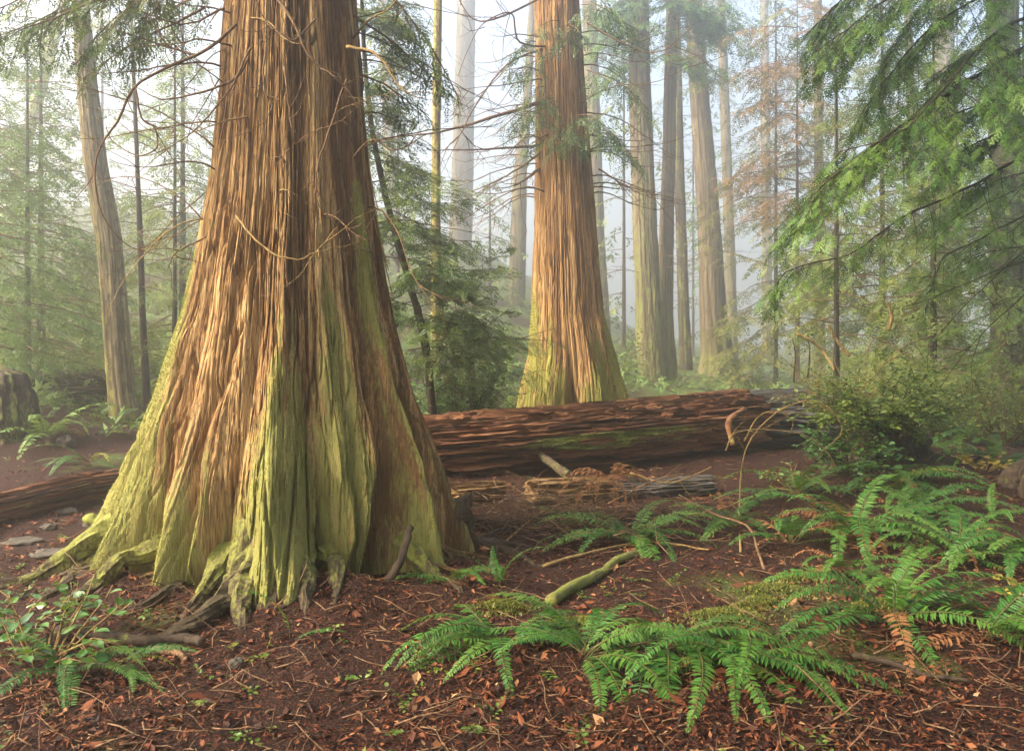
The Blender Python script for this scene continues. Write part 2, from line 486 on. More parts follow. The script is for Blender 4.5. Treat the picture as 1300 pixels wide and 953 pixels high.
def trunk_mesh(rad, ztop, nt, nz, axis=None, lobes=(), flute=((0, 0.0), (1, 0.0)), bark=(0.02, 0.01, 0.004), K=(8, 22, 50), fz=(.5, 1.2, 3.), moss=None,
               seed=0.0, front=None, zpow=1.0, zmin=-0.12, warp=0.12, cracks=None, hollows=(), strips=(), tonefn=None):
    """vertical trunk in local coordinates; angle 0 faces -Y (the camera), +90 deg faces +X"""
    if front is None:
        th = np.arange(nt) / nt * 2 * math.pi - math.pi
    else:
        c, share = front
        k = int(nt * share)
        th = np.concatenate([np.linspace(c - 1.75, c + 1.75, k, endpoint=False), np.linspace(c + 1.75, c + 2 * math.pi - 1.75, nt - k, endpoint=False)])
    if zpow < 0:      # most rows below the given height
        k = int(nz * .88)
        z = np.concatenate([np.linspace(zmin, -zpow, k, endpoint=False), np.linspace(-zpow, ztop, nz - k)])
    else:
        z = zmin + (ztop - zmin) * np.linspace(0, 1, nz) ** zpow
    T, Z = np.meshgrid(th, z)
    cs, sn = np.cos(T), np.sin(T)
    E = interp(rad, Z)
    Tw = T + warp * noise(cs * 1.5 + seed, sn * 1.5, Z * 0.7) * 0.6 + warp * .35 * noise(cs * 4 + seed, sn * 4, Z * 2.2)
    lob = np.zeros_like(T)
    for phi, w, a in lobes:
        dd = (Tw - math.radians(phi) + math.pi) % (2 * math.pi) - math.pi
        lob = np.maximum(lob, a * np.exp(-np.abs(dd / math.radians(w)) ** 1.7))
    r = E * (1 - interp(flute, Z) * (1 - lob))
    # bark: vertical fibrous plates; sharp furrows between rounded strips
    n0 = noise(K[0] * cs + seed, K[0] * sn, Z * fz[0] + seed * 3)
    wz = Z + 0.15 * n0
    n1 = noise(K[1] * cs + 0.5 * n0, K[1] * sn + seed, wz * fz[1])
    n2 = noise(K[2] * cs + 0.8 * n1, K[2] * sn - seed, wz * fz[2])
    plate0 = np.minimum(np.abs(n0) * 3.0, 1.0) ** 0.6
    plate1 = np.minimum(np.abs(n1) * 2.6, 1.0) ** 0.7
    plate2 = np.minimum(np.abs(n2) * 2.4, 1.0)
    g = 0.55 + 0.45 * np.clip(E / (interp(rad, 1.6) + 1e-6), 0.6, 1.7)
    mo_gr = (1 - np.minimum(np.abs(n1) * 4.0, 1.0)) * .12 + (1 - np.minimum(np.abs(n2) * 4.0, 1.0)) * .08
    disp = (bark[0] * (plate0 - 0.7) + bark[1] * (plate1 - 0.6) + bark[2] * (plate2 - 0.5)) * g
    tone_s = 0.0
    for N, amp, groove, zf, wav in strips:
        low = 1 + 1.6 * np.exp(-np.maximum(Z, 0) / .7)
        u = T * N / (2 * math.pi) + wav * low * (noise(cs * 2.2 + seed, sn * 2.2, Z * .55) * N / 55.0 + .16 * noise(cs * N / 16.0, sn * N / 16.0 + seed, Z * 1.0) + .14 * noise(cs * N / 7.0 + seed, sn * N / 7.0, Z * 5))
        idn = np.floor(u)
        fr = u - idn
        idn = np.mod(idn, N)

        def hsh(a, b):
            q_ = np.sin(a * 12.9898 + b * 78.233 + seed) * 43758.5453
            return q_ - np.floor(q_)
        zid = np.floor(Z * zf * (.6 + .8 * hsh(idn, 3.0)) + hsh(idn, 1.0) * 10 + .3 * n1)
        hh = hsh(idn, zid)
        wd = .06 + .10 * hsh(idn, 9.0)
        prof = np.clip((.5 - np.abs(fr - .5)) / wd, 0, 1) ** .7
        gate = .35 + .65 * hsh(idn, zid + 20)
        disp += g * (amp * (hh - .5) * prof - groove * gate * (1 - prof) + amp * .8 * (fr - .5) * (hsh(idn, 5.0) - .5))
        tone_s = tone_s + .55 * (hsh(idn, zid * .5 + 40) - .5) * (40.0 / N) ** .25
        mo_gr = mo_gr + (1 - prof) * .22 + .28 * (hh - .5)
    if cracks:
        for ck, cf, cw, cd in cracks:
            c0 = noise(ck * cs + 31 + .4 * n1, ck * sn + seed, Z * cf + seed) + .05 * n2
            gate = sstep(-.1, .25, noise(ck * .5 * cs + 7, ck * .5 * sn, Z * cf * 1.6 + 3))
            disp -= cd * g * gate * np.exp(-(c0 / cw) ** 2)
    for hp, hw, hz, hd in hollows:
        dh = (T - math.radians(hp) + math.pi) % (2 * math.pi) - math.pi
        disp -= hd * np.exp(-(dh / math.radians(hw)) ** 2) * (1 - sstep(0, hz, Z + .08 * n0))
    disp += 0.03 * E * noise(cs * 2.0 + seed, sn * 2.0, Z * 1.1 + seed)
    r = r + disp
    ax = interp([(a[0], a[1]) for a in axis], Z) if axis else 0.0
    ay = interp([(a[0], a[2]) for a in axis], Z) if axis else 0.0
    v = np.stack([ax + r * sn, ay - r * cs, Z], -1).reshape(-1, 3)
    n = len(th)
    i = np.arange(nz - 1)[:, None] * n
    j = np.arange(n)[None, :]
    j2 = (j + 1) % n
    q = np.stack([i + j, i + j2, i + n + j2, i + n + j], -1).reshape(-1, 4)
    tone = tone_s + 0.45 * noise(K[0] * 1.3 * cs + 5, K[0] * 1.3 * sn, Z * 0.3) + 0.3 * n1
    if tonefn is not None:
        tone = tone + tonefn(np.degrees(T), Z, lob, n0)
    mo = np.zeros_like(T) if moss is None else moss(np.degrees(T), Z, lob, n0) - mo_gr
    mb = MB()
    mb.add(v, q, tone=tone.ravel(), moss=mo.ravel())
    top = np.array([[interp([(a[0], a[1]) for a in axis], z[-1]) if axis else 0.0, interp([(a[0], a[2]) for a in axis], z[-1]) if axis else 0.0, z[-1] + 0.05]])
    return mb


def surf_point(tree_xy, rad, axis, z, th_deg):
    r = float(interp(rad, z)) * 0.95
    t = math.radians(th_deg)
    ax = float(interp([(a[0], a[1]) for a in axis], z)) if axis else 0.0
    return np.array([tree_xy[0] + ax + r * math.sin(t), tree_xy[1] - r * math.cos(t), z])


# ------------------------------------------------------------------ foliage protos (unit length along +X, flat in XY, normal +Z)
def tri_list(lst):
    return np.array(lst, float).reshape(-1, 3, 3)


def proto_hemlock(seed, pairs=7):
    """open feathery twig: thin ragged side twiglets with gaps between"""
    rn = random.Random(seed)
    T = []
    for i in range(pairs * 2 + 1):
        t = 0.05 + 0.9 * (i // 2) / pairs + (0.03 if i % 2 else 0)
        s = 1 if i % 2 else -1
        if i == pairs * 2:
            o, d, L = np.array([0.86, 0, -.05]), np.array([1, 0.05, -0.15]), 0.2
        else:
            L = (0.40 * (1 - t) ** 0.7 * min(1, .5 + t * 2.5) + 0.06) * rn.uniform(0.6, 1.2)
            a = math.radians(rn.uniform(36, 58))
            o, d = np.array([t, 0, -0.08 * t * t]), np.array([math.cos(a), s * math.sin(a), rn.uniform(-0.4, 0.05)])
        d = unit(d)
        e = unit(np.cross([0, 0, 1], d))
        k = 2
        for j in range(k):
            b = o + d * L * j / k
            w = .042 * (1 - .25 * j) * rn.uniform(.8, 1.2)
            T.append([b, b + d * L * .62 / k + e * w, b + d * L * 1.1 / k])
            T.append([b, b + d * L * 1.05 / k, b + d * L * .5 / k - e * w])
    T.append([[0, -0.008, 0], [0, 0.008, 0], [0.95, 0, -0.07]])
    return tri_list(T)


def proto_mid(seed, pairs=6, width=0.05, curl=0.1, blades=3):
    rn = random.Random(seed)
    T = []
    for i in range(pairs * 2 + 1):
        t = 0.06 + 0.9 * (i // 2) / pairs
        s = 1 if i % 2 else -1
        if i == pairs * 2:
            o, d, L = np.array([0.8, 0, 0]), np.array([1, 0.05, -0.1]), 0.25
        else:
            L = (0.45 * (1 - t) ** 0.7 + 0.07) * rn.uniform(0.7, 1.2)
            a = math.radians(rn.uniform(38, 60))
            o, d = np.array([t, 0, -curl * t * t]), np.array([math.cos(a), s * math.sin(a), rn.uniform(-0.3, 0.1)])
        d = unit(d)
        e = unit(np.cross([0, 0, 1], d))
        w = width * rn.uniform(0.7, 1.2)
        m1 = o + d * L * 0.45
        tip = o + d * L + np.array([0, 0, -curl * 0.3 * L])
        # three ragged slivers instead of one blade
        T.append([o, m1 + e * w, o + d * L * 0.62 - e * w * 0.3])
        T.append([o + d * L * .2, m1 - e * w, o + d * L * 0.75 + e * w * 0.2])
        if blades > 2:
            T.append([m1 - e * w * .5, m1 + e * w * .5, tip])
    return tri_list(T)


def proto_low(seed, k=7, width=0.09):
    rn = random.Random(seed)
    T = []
    for i in range(k):
        t = rn.uniform(0, 0.75)
        s = 1 if i % 2 else -1
        a = math.radians(rn.uniform(10, 60))
        d = unit([math.cos(a), s * math.sin(a), rn.uniform(-0.35, 0.1)])
        e = unit(np.cross([0, 0, 1], d))
        o = np.array([t, 0, -0.08 * t])
        L = rn.uniform(0.25, 0.5)
        w = width * rn.uniform(0.6, 1.2)
        T.append([o, o + d * L * .5 + e * w, o + d * L])
        T.append([o, o + d * L * .8, o + d * L * .45 - e * w])
    return tri_list(T)


PROTO = {
    'hem_hi': [proto_hemlock(s) for s in (1, 2, 3, 4)],
    'hem_mid': [proto_mid(s, 6, 0.042, 0.12, 2) for s in (5, 6, 7, 8)],
    'hem_far': [proto_mid(s, 4, 0.095, 0.14, 2) for s in (21, 22, 23, 24)],
    'brush': [proto_low(s, 9, .04) for s in (31, 32, 33)],
    'low': [proto_low(s) for s in (9, 10, 11, 12)],
    'ced_hi': [proto_mid(s, 7, 0.056, 0.25, 2) for s in (13, 14, 15, 16)],
    'ced_mid': [proto_mid(s, 6, 0.045, 0.3, 2) for s in (17, 18, 19)],
}


class Spray:
    """collects spray frames and turns them into one mesh"""
    def __init__(self):
        self.o, self.x, self.n, self.s, self.t = [], [], [], [], []

    def put(self, o, x, n, s, tint):
        self.o.append(o); self.x.append(x); self.n.append(n); self.s.append(s); self.t.append(tint)

    def fill(self, mb, protos):
        if not self.o:
            return
        o, x, n = np.array(self.o), np.array(self.x), np.array(self.n)
        s, t = np.array(self.s), np.array(self.t)
        x /= np.linalg.norm(x, axis=1)[:, None] + 1e-9
        n = n - x * (n * x).sum(1)[:, None]
        n /= np.linalg.norm(n, axis=1)[:, None] + 1e-9
        y = np.cross(n, x)
        which = RG.integers(0, len(protos), len(o))
        for k, p in enumerate(protos):
            w = np.nonzero(which == k)[0]
            if not len(w):
                continue
            pv = p.reshape(-1, 3)
            v = (pv[None, :, 0:1] * x[w][:, None] + pv[None, :, 1:2] * y[w][:, None] + pv[None, :, 2:3] * n[w][:, None]) * s[w][:, None, None] + o[w][:, None]
            kk = len(pv)
            mb.add(v.reshape(-1, 3), None, np.arange(len(w) * kk).reshape(-1, 3), tint=np.clip(np.repeat(t[w], kk) + np.repeat(RG.normal(size=len(w) * kk // 3) * .13, 3), 0, 1))


def grow(p, d, L, n, droop=0.0, wander=0.1, tip_up=0.0):
    pts = [np.asarray(p, float)]
    d = unit(d)
    for i in range(n):
        f = (i + 1) / n
        d = unit(d + np.array([0, 0, (-droop * (1 - f) + tip_up * f) / n * 2]) + RG.normal(size=3) * wander / math.sqrt(n))
        pts.append(pts[-1] + d * L / n)
    return np.array(pts)


def bough(wood, sp, p, d, L, kind='hem', droop=0.5, spacing=0.09, size=0.17, side=0.42, bare=0.15, fill=1.0, tint=0.5, r0=None, hang=0.35, path=None, twigs=True, tip_up=0.0, wander=0.22):
    """a bough with side branchlets carrying flat sprays; wood tubes go to `wood`, sprays to `sp`"""
    n = max(8, int(L * 8))
    main = grow(p, d, L, n, droop, wander, tip_up) if path is None else np.asarray(path)
    n = len(main) - 1
    seg = np.linalg.norm(np.diff(main, axis=0), axis=1)
    L = float(seg.sum())
    r0 = r0 if r0 is not None else 0.005 + 0.006 * L
    tube(wood, main[::2] if not twigs and n % 2 == 0 else main, np.linspace(r0, 0.003, n // 2 + 1 if not twigs and n % 2 == 0 else n + 1), 4)
    cnt = max(4, int(L * (1 - bare) / spacing))
    for i in range(cnt):
        t = bare + (1 - bare) * (i + RG.random()) / cnt
        f = t * n
        a = min(int(f), n - 1)
        q = main[a] + (main[a + 1] - main[a]) * (f - a)
        tg = unit(main[min(a + 1, n)] - main[max(a - 1, 0)])
        if RG.random() > fill:
            continue
        s = 1 if i % 2 else -1
        up = np.array([0, 0, 1.0])
        lat = unit(np.cross(up, tg))
        an = math.radians(RG.uniform(40, 68))
        l2 = L * side * (1 - t) ** 0.6 * (0.5 + 0.5 * min(1, (t - bare * 0.6) / 0.25)) * RG.uniform(0.55, 1.2) + size * 0.6
        d2 = tg * math.cos(an) + lat * s * math.sin(an) + up * RG.uniform(-0.25, 0.12) - up * hang * 0.4
        m = max(3, int(l2 / 0.14))
        sec = grow(q, d2, l2, m, hang, 0.16, 0.0)
        if twigs:
            tube(wood, sec, np.linspace(0.0045, 0.0015, m + 1), 3)
        ns = max(2, int(l2 / (size * 0.36)))
        tn = tint + RG.normal() * 0.12
        for j in range(ns + 1):
            ft = (j + 0.4) / (ns + 0.5) * m
            b = min(int(ft), m - 1)
            o = sec[b] + (sec[b + 1] - sec[b]) * (ft - b)
            t2 = unit(sec[b + 1] - sec[b])
            l2v = unit(np.cross(up, t2))
            if j == ns:
                x = t2
            else:
                aa = math.radians(RG.uniform(25, 55))
                x = t2 * math.cos(aa) + l2v * (1 if j % 2 else -1) * math.sin(aa)
            x = x - up * (hang * RG.uniform(0.3, 1.0))
            nn = up + RG.normal(size=3) * 0.28
            if kind == 'ced':
                nn = up * 0.5 + RG.normal(size=3) * 0.6
            sp.put(o, x, nn, size * RG.uniform(0.65, 1.25) * (0.75 + 0.25 * (1 - t)), float(np.clip(tn + RG.normal() * 0.16 + 0.12 * (j / ns), 0, 1)))
    return main


def add_bough(tree, mat_leaf, protos, p, d, L, wood_mat=None, **kw):
    """bough part (wood) with foliage sub-part under a tree Empty; world coordinates in, local stored"""
    loc = np.array(tree.location)
    w, sp = MB(), Spray()
    bough(w, sp, np.asarray(p) - loc, d, L, **kw)
    o = w.build('bough', wood_mat or M['twig'], tree)
    f = MB()
    sp.fill(f, PROTO[protos])
    f.build('foliage', mat_leaf, o, smooth=False)
    return o


def curly(mb, p, d, L, r=0.008, droop=0.6, up=0.9, n=14, sub=3, wander=0.35, att=None):
    pts = grow(p, d, L, n, droop, wander, up)
    tube(mb, pts, np.linspace(r, r * 0.25, len(pts)), 4)
    for k in range(sub):
        a = RG.integers(2, len(pts) - 2)
        dd = unit(pts[a + 1] - pts[a]) + RG.normal(size=3) * 0.7
        l2 = L * RG.uniform(0.2, 0.5)
        s = grow(pts[a], dd, l2, 6, RG.uniform(-0.3, 0.8), 0.4, RG.uniform(-0.2, 0.8))
        tube(mb, s, np.linspace(r * 0.5, r * 0.15, len(s)), 3)
        for kk in range(2):
            b = RG.integers(1, len(s) - 1)
            ss = grow(s[b], unit(s[b + 1] - s[b]) + RG.normal(size=3) * 0.8, l2 * 0.5, 4, 0.3, 0.4, 0.3)
            tube(mb, ss, np.linspace(r * 0.28, r * 0.12, len(ss)), 3)
    return pts


def moss_tufts(tree, mb, count, h, mat, zmax, thr=.55):
    """short moss blades standing off the bark where the moss grows"""
    v, mo = mb.v[0], np.concatenate(mb.att['moss'])[:len(mb.v[0])]
    ok = np.nonzero((mo + .25 * noise(v[:, 0] * 6, v[:, 1] * 6, v[:, 2] * 4) > thr) & (v[:, 2] < zmax) & (v[:, 2] > .02))[0]
    if not len(ok):
        return
    i = ok[RG.integers(0, len(ok), count)]
    p = v[i] + RG.normal(size=(count, 3)) * .004
    rad = v[i] * np.array([1, 1, 0.])
    rad = rad / (np.linalg.norm(rad, axis=1)[:, None] + 1e-6)
    d = rad + RG.normal(size=(count, 3)) * .55 + np.array([0, 0, -.25])
    d /= np.linalg.norm(d, axis=1)[:, None]
    e = np.cross(d, RG.normal(size=(count, 3)))
    e /= np.linalg.norm(e, axis=1)[:, None] + 1e-6
    hh = RG.uniform(.5, 1.3, count)[:, None] * h
    tri = np.stack([p - e * hh * .3 - rad * .004, p + e * hh * .3 - rad * .004, p + d * hh], 1).reshape(-1, 3)
    s = MB()
    s.add(tri, None, np.arange(count * 3).reshape(-1, 3), tint=np.repeat(np.clip(.5 + .35 * RG.normal(size=count), 0, 1), 3))
    o = s.build('moss', mat, tree, smooth=False)
    o['kind'] = 'stuff'


# ------------------------------------------------------------------ the great cedar
CX, CY = -1.47, 5.35
GIANT_RAD = [(-.12, 1.40), (0, 1.34), (.2, 1.25), (.4, 1.14), (.63, 1.05), (1.13, .84), (1.66, .685), (2.19, .585), (2.65, .52), (3.75, .425), (6, .37), (9.5, .25)]
GIANT_FLUTE = [(-.12, .62), (0, .55), (.4, .40), (.8, .28), (1.3, .19), (2, .12), (3, .08), (5, .05), (9, .03)]
GIANT_LOBES = [(-72, 17, 1.1), (-50, 11, .92), (-28, 10, .74), (-14, 8, .62), (8, 12, 1.0), (33, 8, .62), (43, 7, .6), (65, 7, .92), (88, 13, .86), (105, 10, .8), (130, 16, .95), (175, 17, 1.0), (222, 17, .9), (262, 14, .9)]


def giant_moss(th, z, lob, n0):
    lim = np.interp(th, [-180, -110, -80, -62, -45, -25, -10, 8, 25, 36, 44, 52, 58, 75, 110, 180], [1.2, 1.8, 1.9, 1.75, 0.95, 0.7, 0.75, 1.35, 1.6, 2.3, 1.9, .7, .45, .3, .7, 1.2])
    m = (lim - z) / 0.9 + (lob - 0.62) * 1.1 + 0.35 * n0 + 0.25
    m = np.clip(m + .12, -0.4, 1.05)
    streak = 1.35 * np.exp(-((th - 65 - 2.5 * np.sin(z * 2)) / 4.6) ** 2) * (z < 2.5)
    m = np.maximum(m, streak)
    m = np.where(th > 71, np.minimum(m, 0.3), m)
    m = m - .25 * np.exp(-((th - 48) / 5.) ** 2)
    return m


def giant():
    t = thing('giant_cedar', 'huge old red cedar with a wide fluted base streaked with bright green moss', 'tree', (CX, CY, 0))
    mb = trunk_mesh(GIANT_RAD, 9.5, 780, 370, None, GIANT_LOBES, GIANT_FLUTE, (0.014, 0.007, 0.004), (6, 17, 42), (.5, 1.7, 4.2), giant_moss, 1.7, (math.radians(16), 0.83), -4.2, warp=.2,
                    cracks=[(5, .55, .045, .05), (11, .9, .07, .035), (26, 2.0, .10, .018)], tonefn=lambda th, z, lob, n0: -.27 * sstep(34, 60, th + 8 * n0) - .12 * sstep(1.2, .2, z), strips=[(86, .012, .017, .30, .9), (250, .006, .008, .8, .8)], hollows=[(33, 9, .42, .16), (46, 7, .5, .2), (-14, 6, .25, .15), (70, 5, .7, .12), (24, 4, .3, .12), (-38, 4, .18, .1)])  # right side toned darker: weathered bark, and shade put into the colour
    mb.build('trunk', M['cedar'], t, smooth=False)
    moss_tufts(t, mb, 36000, .009, M['moss'], 2.6, .68)
    loc = np.array([CX, CY, 0])

    # loose bark strips standing proud of the trunk
    for k in range(34):
        th = RG.uniform(-70, 95)
        z0 = RG.uniform(1.5, 3.4)
        ln = RG.uniform(0.25, 0.9)
        zz = np.linspace(z0, z0 + ln, 9)
        w = RG.uniform(0.004, 0.011)
        lobe = 0.0
        for phi, ww, a in GIANT_LOBES:
            lobe = max(lobe, a * math.exp(-abs((th - phi) / ww) ** 2.2))
        pts_l, pts_r = [], []
        wob = RG.uniform(-3, 3)
        for i, z in enumerate(zz):
            r = float(interp(GIANT_RAD, z)) * (1 - float(interp(GIANT_FLUTE, z)) * (1 - lobe)) + 0.004 + 0.004 * RG.random() + 0.022 * (1 - i / 8.0) ** 3
            tt = math.radians(th + wob * (i / 8.0) ** 2)
            c = np.array([r * math.sin(tt), -r * math.cos(tt), z])
            tn = np.array([math.cos(tt), math.sin(tt), 0])
            ww = w * (0.08 + 0.92 * math.sin(math.pi * (0.02 + 0.94 * i / 8))) * RG.uniform(.7, 1.2)
            pts_l.append(c - tn * ww); pts_r.append(c + tn * ww)
        back = [p - unit([p[0], p[1], 0]) * 0.006 for p in pts_l + pts_r]
        v = np.array(pts_l + pts_r + back)
        q = []
        for i in range(8):
            q += [[i, 9 + i, 10 + i, i + 1], [18 + i, i, i + 1, 19 + i], [9 + i, 27 + i, 28 + i, 10 + i]]
        s = MB()
        s.add(v, q, tone=RG.uniform(-.35, .25), moss=-0.3)
        s.build('bark_strip', M['cedar'], t)

    # roots
    def root_mesh(pts, rr, moss_a, n=18, k=30):
        """a gnarled root that thins out and dives under the litter"""
        pts = smooth_path(pts, k) - loc
        pts = pts + np.cumsum(RG.normal(size=pts.shape) * np.array([.004, .004, .001]), axis=0)
        rr = smooth_path(np.column_stack([rr, rr, rr]), k)[:, 0]
        rr = np.maximum(rr * (1 + .16 * np.sin(np.linspace(0, RG.uniform(7, 11), k) + RG.uniform(0, 6))), .004)
        s = MB()
        mo = np.clip(np.linspace(moss_a, -.25, k), -.3, 1)
        tube(s, pts, rr, n, rough=.55, moss=np.concatenate([np.repeat(mo, n), [moss_a, -.2]]), tone=np.concatenate([np.repeat(np.linspace(-.2, -.7, k), n), [0, -.6]]))
        s.build('root', M['root'] if n > 10 else M['cedar'], t, smooth=False)

    def root(pix, r, mossy, lift=0.3):
        pts = []
        for p in pix:
            if len(p) == 3:
                pts.append(P(*p))
            else:
                g = G(*p)
                g[2] += r[0] * lift * .5
                pts.append(g)
        pts[-1][2] -= .05
        rr = np.linspace(r[0], r[1], len(pts))
        root_mesh(pts, rr, mossy)
    root([(348, 560, 4.98), (338, 640, 4.66), (320, 705, 4.42), (292, 757, 4.28), (250, 792), (180, 818)], (.17, .012), 1.1)
    root([(352, 620, 4.82), (347, 690, 4.50), (343, 755, 4.24), (337, 820, 4.12)], (.12, .055), 1.0)
    root([(378, 640, 4.82), (374, 715, 4.48), (380, 770, 4.30), (404, 802)], (.07, .01), .7)
    root([(300, 660, 5.0), (272, 715, 4.74), (232, 742), (190, 764), (140, 776)], (.10, .01), .8)
    root([(575, 640, 5.4), (600, 690), (645, 705), (700, 728)], (.09, .012), .0)
    root([(590, 690), (655, 692), (720, 700)], (.04, .01), -.2)
    root([(150, 680, 5.05), (112, 730, 4.82), (85, 748), (48, 758)], (.09, .012), .8)
    for a_, ln_, r_ in [(-68, .75, .05), (-57, .6, .04), (-44, .7, .045), (-12, .5, .04), (2, .55, .05), (18, .6, .045), (30, .45, .035), (62, .5, .04), (76, .6, .045)]:
        lobe = max(q_[2] * math.exp(-abs((a_ - q_[0]) / q_[1]) ** 1.7) for q_ in GIANT_LOBES)
        r0 = 1.27 * (1 - .5 * (1 - lobe))
        an_, pts, rad_ = math.radians(a_), [], []
        bend = RG.uniform(-.25, .25)
        for i in range(7):
            f_ = i / 6
            rr = r0 - .22 + (ln_ + .22) * f_
            q_ = np.array([CX + rr * math.sin(an_ + bend * f_ * f_), CY - rr * math.cos(an_ + bend * f_ * f_), 0])
            q_[2] = gz(q_[0], q_[1]) + .17 * max(0, 1 - f_ * 1.9) ** 1.3 + .022 - .06 * f_ ** 2
            pts.append(q_)
            rad_.append(r_ * (1.6 - 1.45 * f_))
        root_mesh(pts, np.array(rad_), 1.0, 14, 26)
    # small roots gripping the soil all round the foot
    for k_ in range(30):
        th = RG.uniform(-92, 112)
        a0 = math.radians(th)
        lobe = max(a_ * math.exp(-abs((th - p_) / w_) ** 1.7) for p_, w_, a_ in GIANT_LOBES)
        r0 = 1.27 * (1 - .5 * (1 - lobe))
        ln = RG.uniform(.12, .5)
        pts, rad_ = [], []
        rb = RG.uniform(.009, .024)
        for i in range(6):
            f_ = i / 5
            rr = r0 - .34 + (ln + .34) * f_
            a0 += RG.normal() * .05
            q_ = np.array([CX + rr * math.sin(a0), CY - rr * math.cos(a0), 0])
            q_[2] = gz(q_[0], q_[1]) + .07 * max(0, 1 - f_ * 2) + .008 - .04 * f_ ** 2
            pts.append(q_)
            rad_.append(rb * (1.25 - f_))
        root_mesh(pts, np.array(rad_), .7, 9, 16)

    # curling dead branches, traced where they are plain to see
    paths = [
        [(300, 30, 4.95), (262, 62, 4.9), (215, 84, 4.85), (172, 108, 4.8), (150, 150, 4.8), (126, 185, 4.8), (119, 232, 4.8), (131, 272, 4.82), (160, 306, 4.85), (205, 318, 4.9)],
        [(315, 75, 4.92), (296, 100, 4.85), (250, 118, 4.8), (205, 124, 4.8), (172, 108, 4.8)],
        [(318, 60, 4.9), (292, 112, 4.78), (262, 150, 4.75), (228, 176, 4.75), (205, 187, 4.76)],
        [(172, 108, 4.8), (182, 150, 4.8), (200, 165, 4.8), (203, 190, 4.8), (180, 203, 4.82), (150, 188, 4.85), (141, 165, 4.86)],
        [(285, 12, 5.0), (240, 30, 5.0), (190, 20, 5.0), (140, 0, 5.0)],
        [(250, 70, 4.9), (150, 40, 5.1), (60, 22, 5.3), (0, 18, 5.4)],
        [(250, 72, 4.9), (210, 55, 4.9), (196, 20, 4.9), (200, -20, 4.9)],
        [(345, -10, 4.8), (372, 30, 4.75), (392, 70, 4.72), (428, 100, 4.75), (440, 120, 4.8), (452, 160, 4.85)],
        [(440, 100, 4.85), (418, 165, 4.75), (408, 205, 4.72), (404, 240, 4.72), (418, 275, 4.75), (440, 262, 4.85)],
        [(336, 60, 4.83), (333, 110, 4.74), (340, 135, 4.73), (326, 168, 4.74)],
        [(300, 275, 4.75), (330, 312, 4.6), (372, 333, 4.55), (402, 325, 4.6), (430, 292, 4.75)],
        [(440, 60, 5.0), (480, 75, 4.9), (510, 118, 4.85), (540, 133, 4.85)],
        [(262, 300, 4.9), (232, 318, 4.9), (218, 340, 4.95)],
        [(360, 84, 4.8), (362, 130, 4.72), (368, 160, 4.7), (379, 172, 4.72)],
        [(400, 25, 4.85), (375, 52, 4.72), (352, 40, 4.75), (338, 30, 4.8)],
        [(448, 200, 5.0), (470, 175, 4.95), (500, 190, 4.9), (540, 175, 4.95)],
    ]
    for i, pth in enumerate(paths):
        pts = smooth_path([P(*p) for p in pth], 30) - loc
        pts += np.cumsum(RG.normal(size=pts.shape) * 0.0025, axis=0)
        s = MB()
        r = 0.011 if i in (0, 1, 7, 11) else 0.007
        tube(s, pts, np.linspace(r, 0.0025, 30), 5)
        for k in range(4):
            a = RG.integers(4, 27)
            curly(s, pts[a], unit(pts[a + 1] - pts[a]) + RG.normal(size=3) * 0.7, RG.uniform(0.15, 0.5), 0.0035, RG.uniform(-.2, .9), RG.uniform(0, 1.2), 9, 1)
        s.build('branch', M['pale_twig'] if i in (10, 11) else M['twig'], t)
    for k in range(46):
        th = RG.choice([RG.uniform(-110, -50), RG.uniform(-50, 60), RG.uniform(60, 115)])
        z = RG.uniform(2.2, 4.4)
        p = surf_point((0, 0), GIANT_RAD, None, z, th)
        tt = math.radians(th)
        d = np.array([math.sin(tt), -math.cos(tt), RG.uniform(-0.1, 0.5)]) + RG.normal(size=3) * 0.35
        s = MB()
        curly(s, p, d, RG.uniform(0.4, 1.2), RG.uniform(0.004, 0.008), RG.uniform(0.5, 1.4), RG.uniform(-0.2, 1.4), 13, 3)
        s.build('branch', M['pale_twig'] if k % 4 == 0 else M['twig'], t)
    # drooping green boughs beside the trunk
    for (a, b, L, hang) in [((300, -40, 5.0), (-1.0, -0.25, -0.15), 1.5, .6), ((290, -60, 5.2), (-1.0, 0.1, -0.25), 1.2, .7), ((300, -90, 5.3), (-0.9, -.1, -.3), 1.0, .7), ((285, -20, 5.5), (-1, .3, -.2), .9, .6),
                            ((270, -30, 5.1), (-1, -.05, -.05), 1.4, .5), ((280, -70, 5.2), (-1, -.3, -.1), 1.6, .5), ((260, 10, 5.3), (-.9, .2, -.1), 1.0, .6), ((240, -20, 5.0), (-.8, -.2, -.4), .9, .7), ((130, -30, 5.2), (-.7, .1, -.4), .7, .7), ((200, -30, 5.1), (-.3, -.1, -.8), .6, .6), ((445, -40, 5.2), (0.8, 0.2, -0.25), 1.1, .7), ((448, 20, 5.3), (0.7, 0.5, -0.2), 0.9, .7), ((446, 90, 5.3), (0.7, 0.3, -0.2), 0.6, .7)]:
        add_bough(t, M['cedar_leaf'], 'ced_hi', P(*a), b, L, kind='ced', droop=0.5, hang=hang, size=0.13, spacing=0.07, side=0.35, bare=0.18, tint=0.45)


giant()


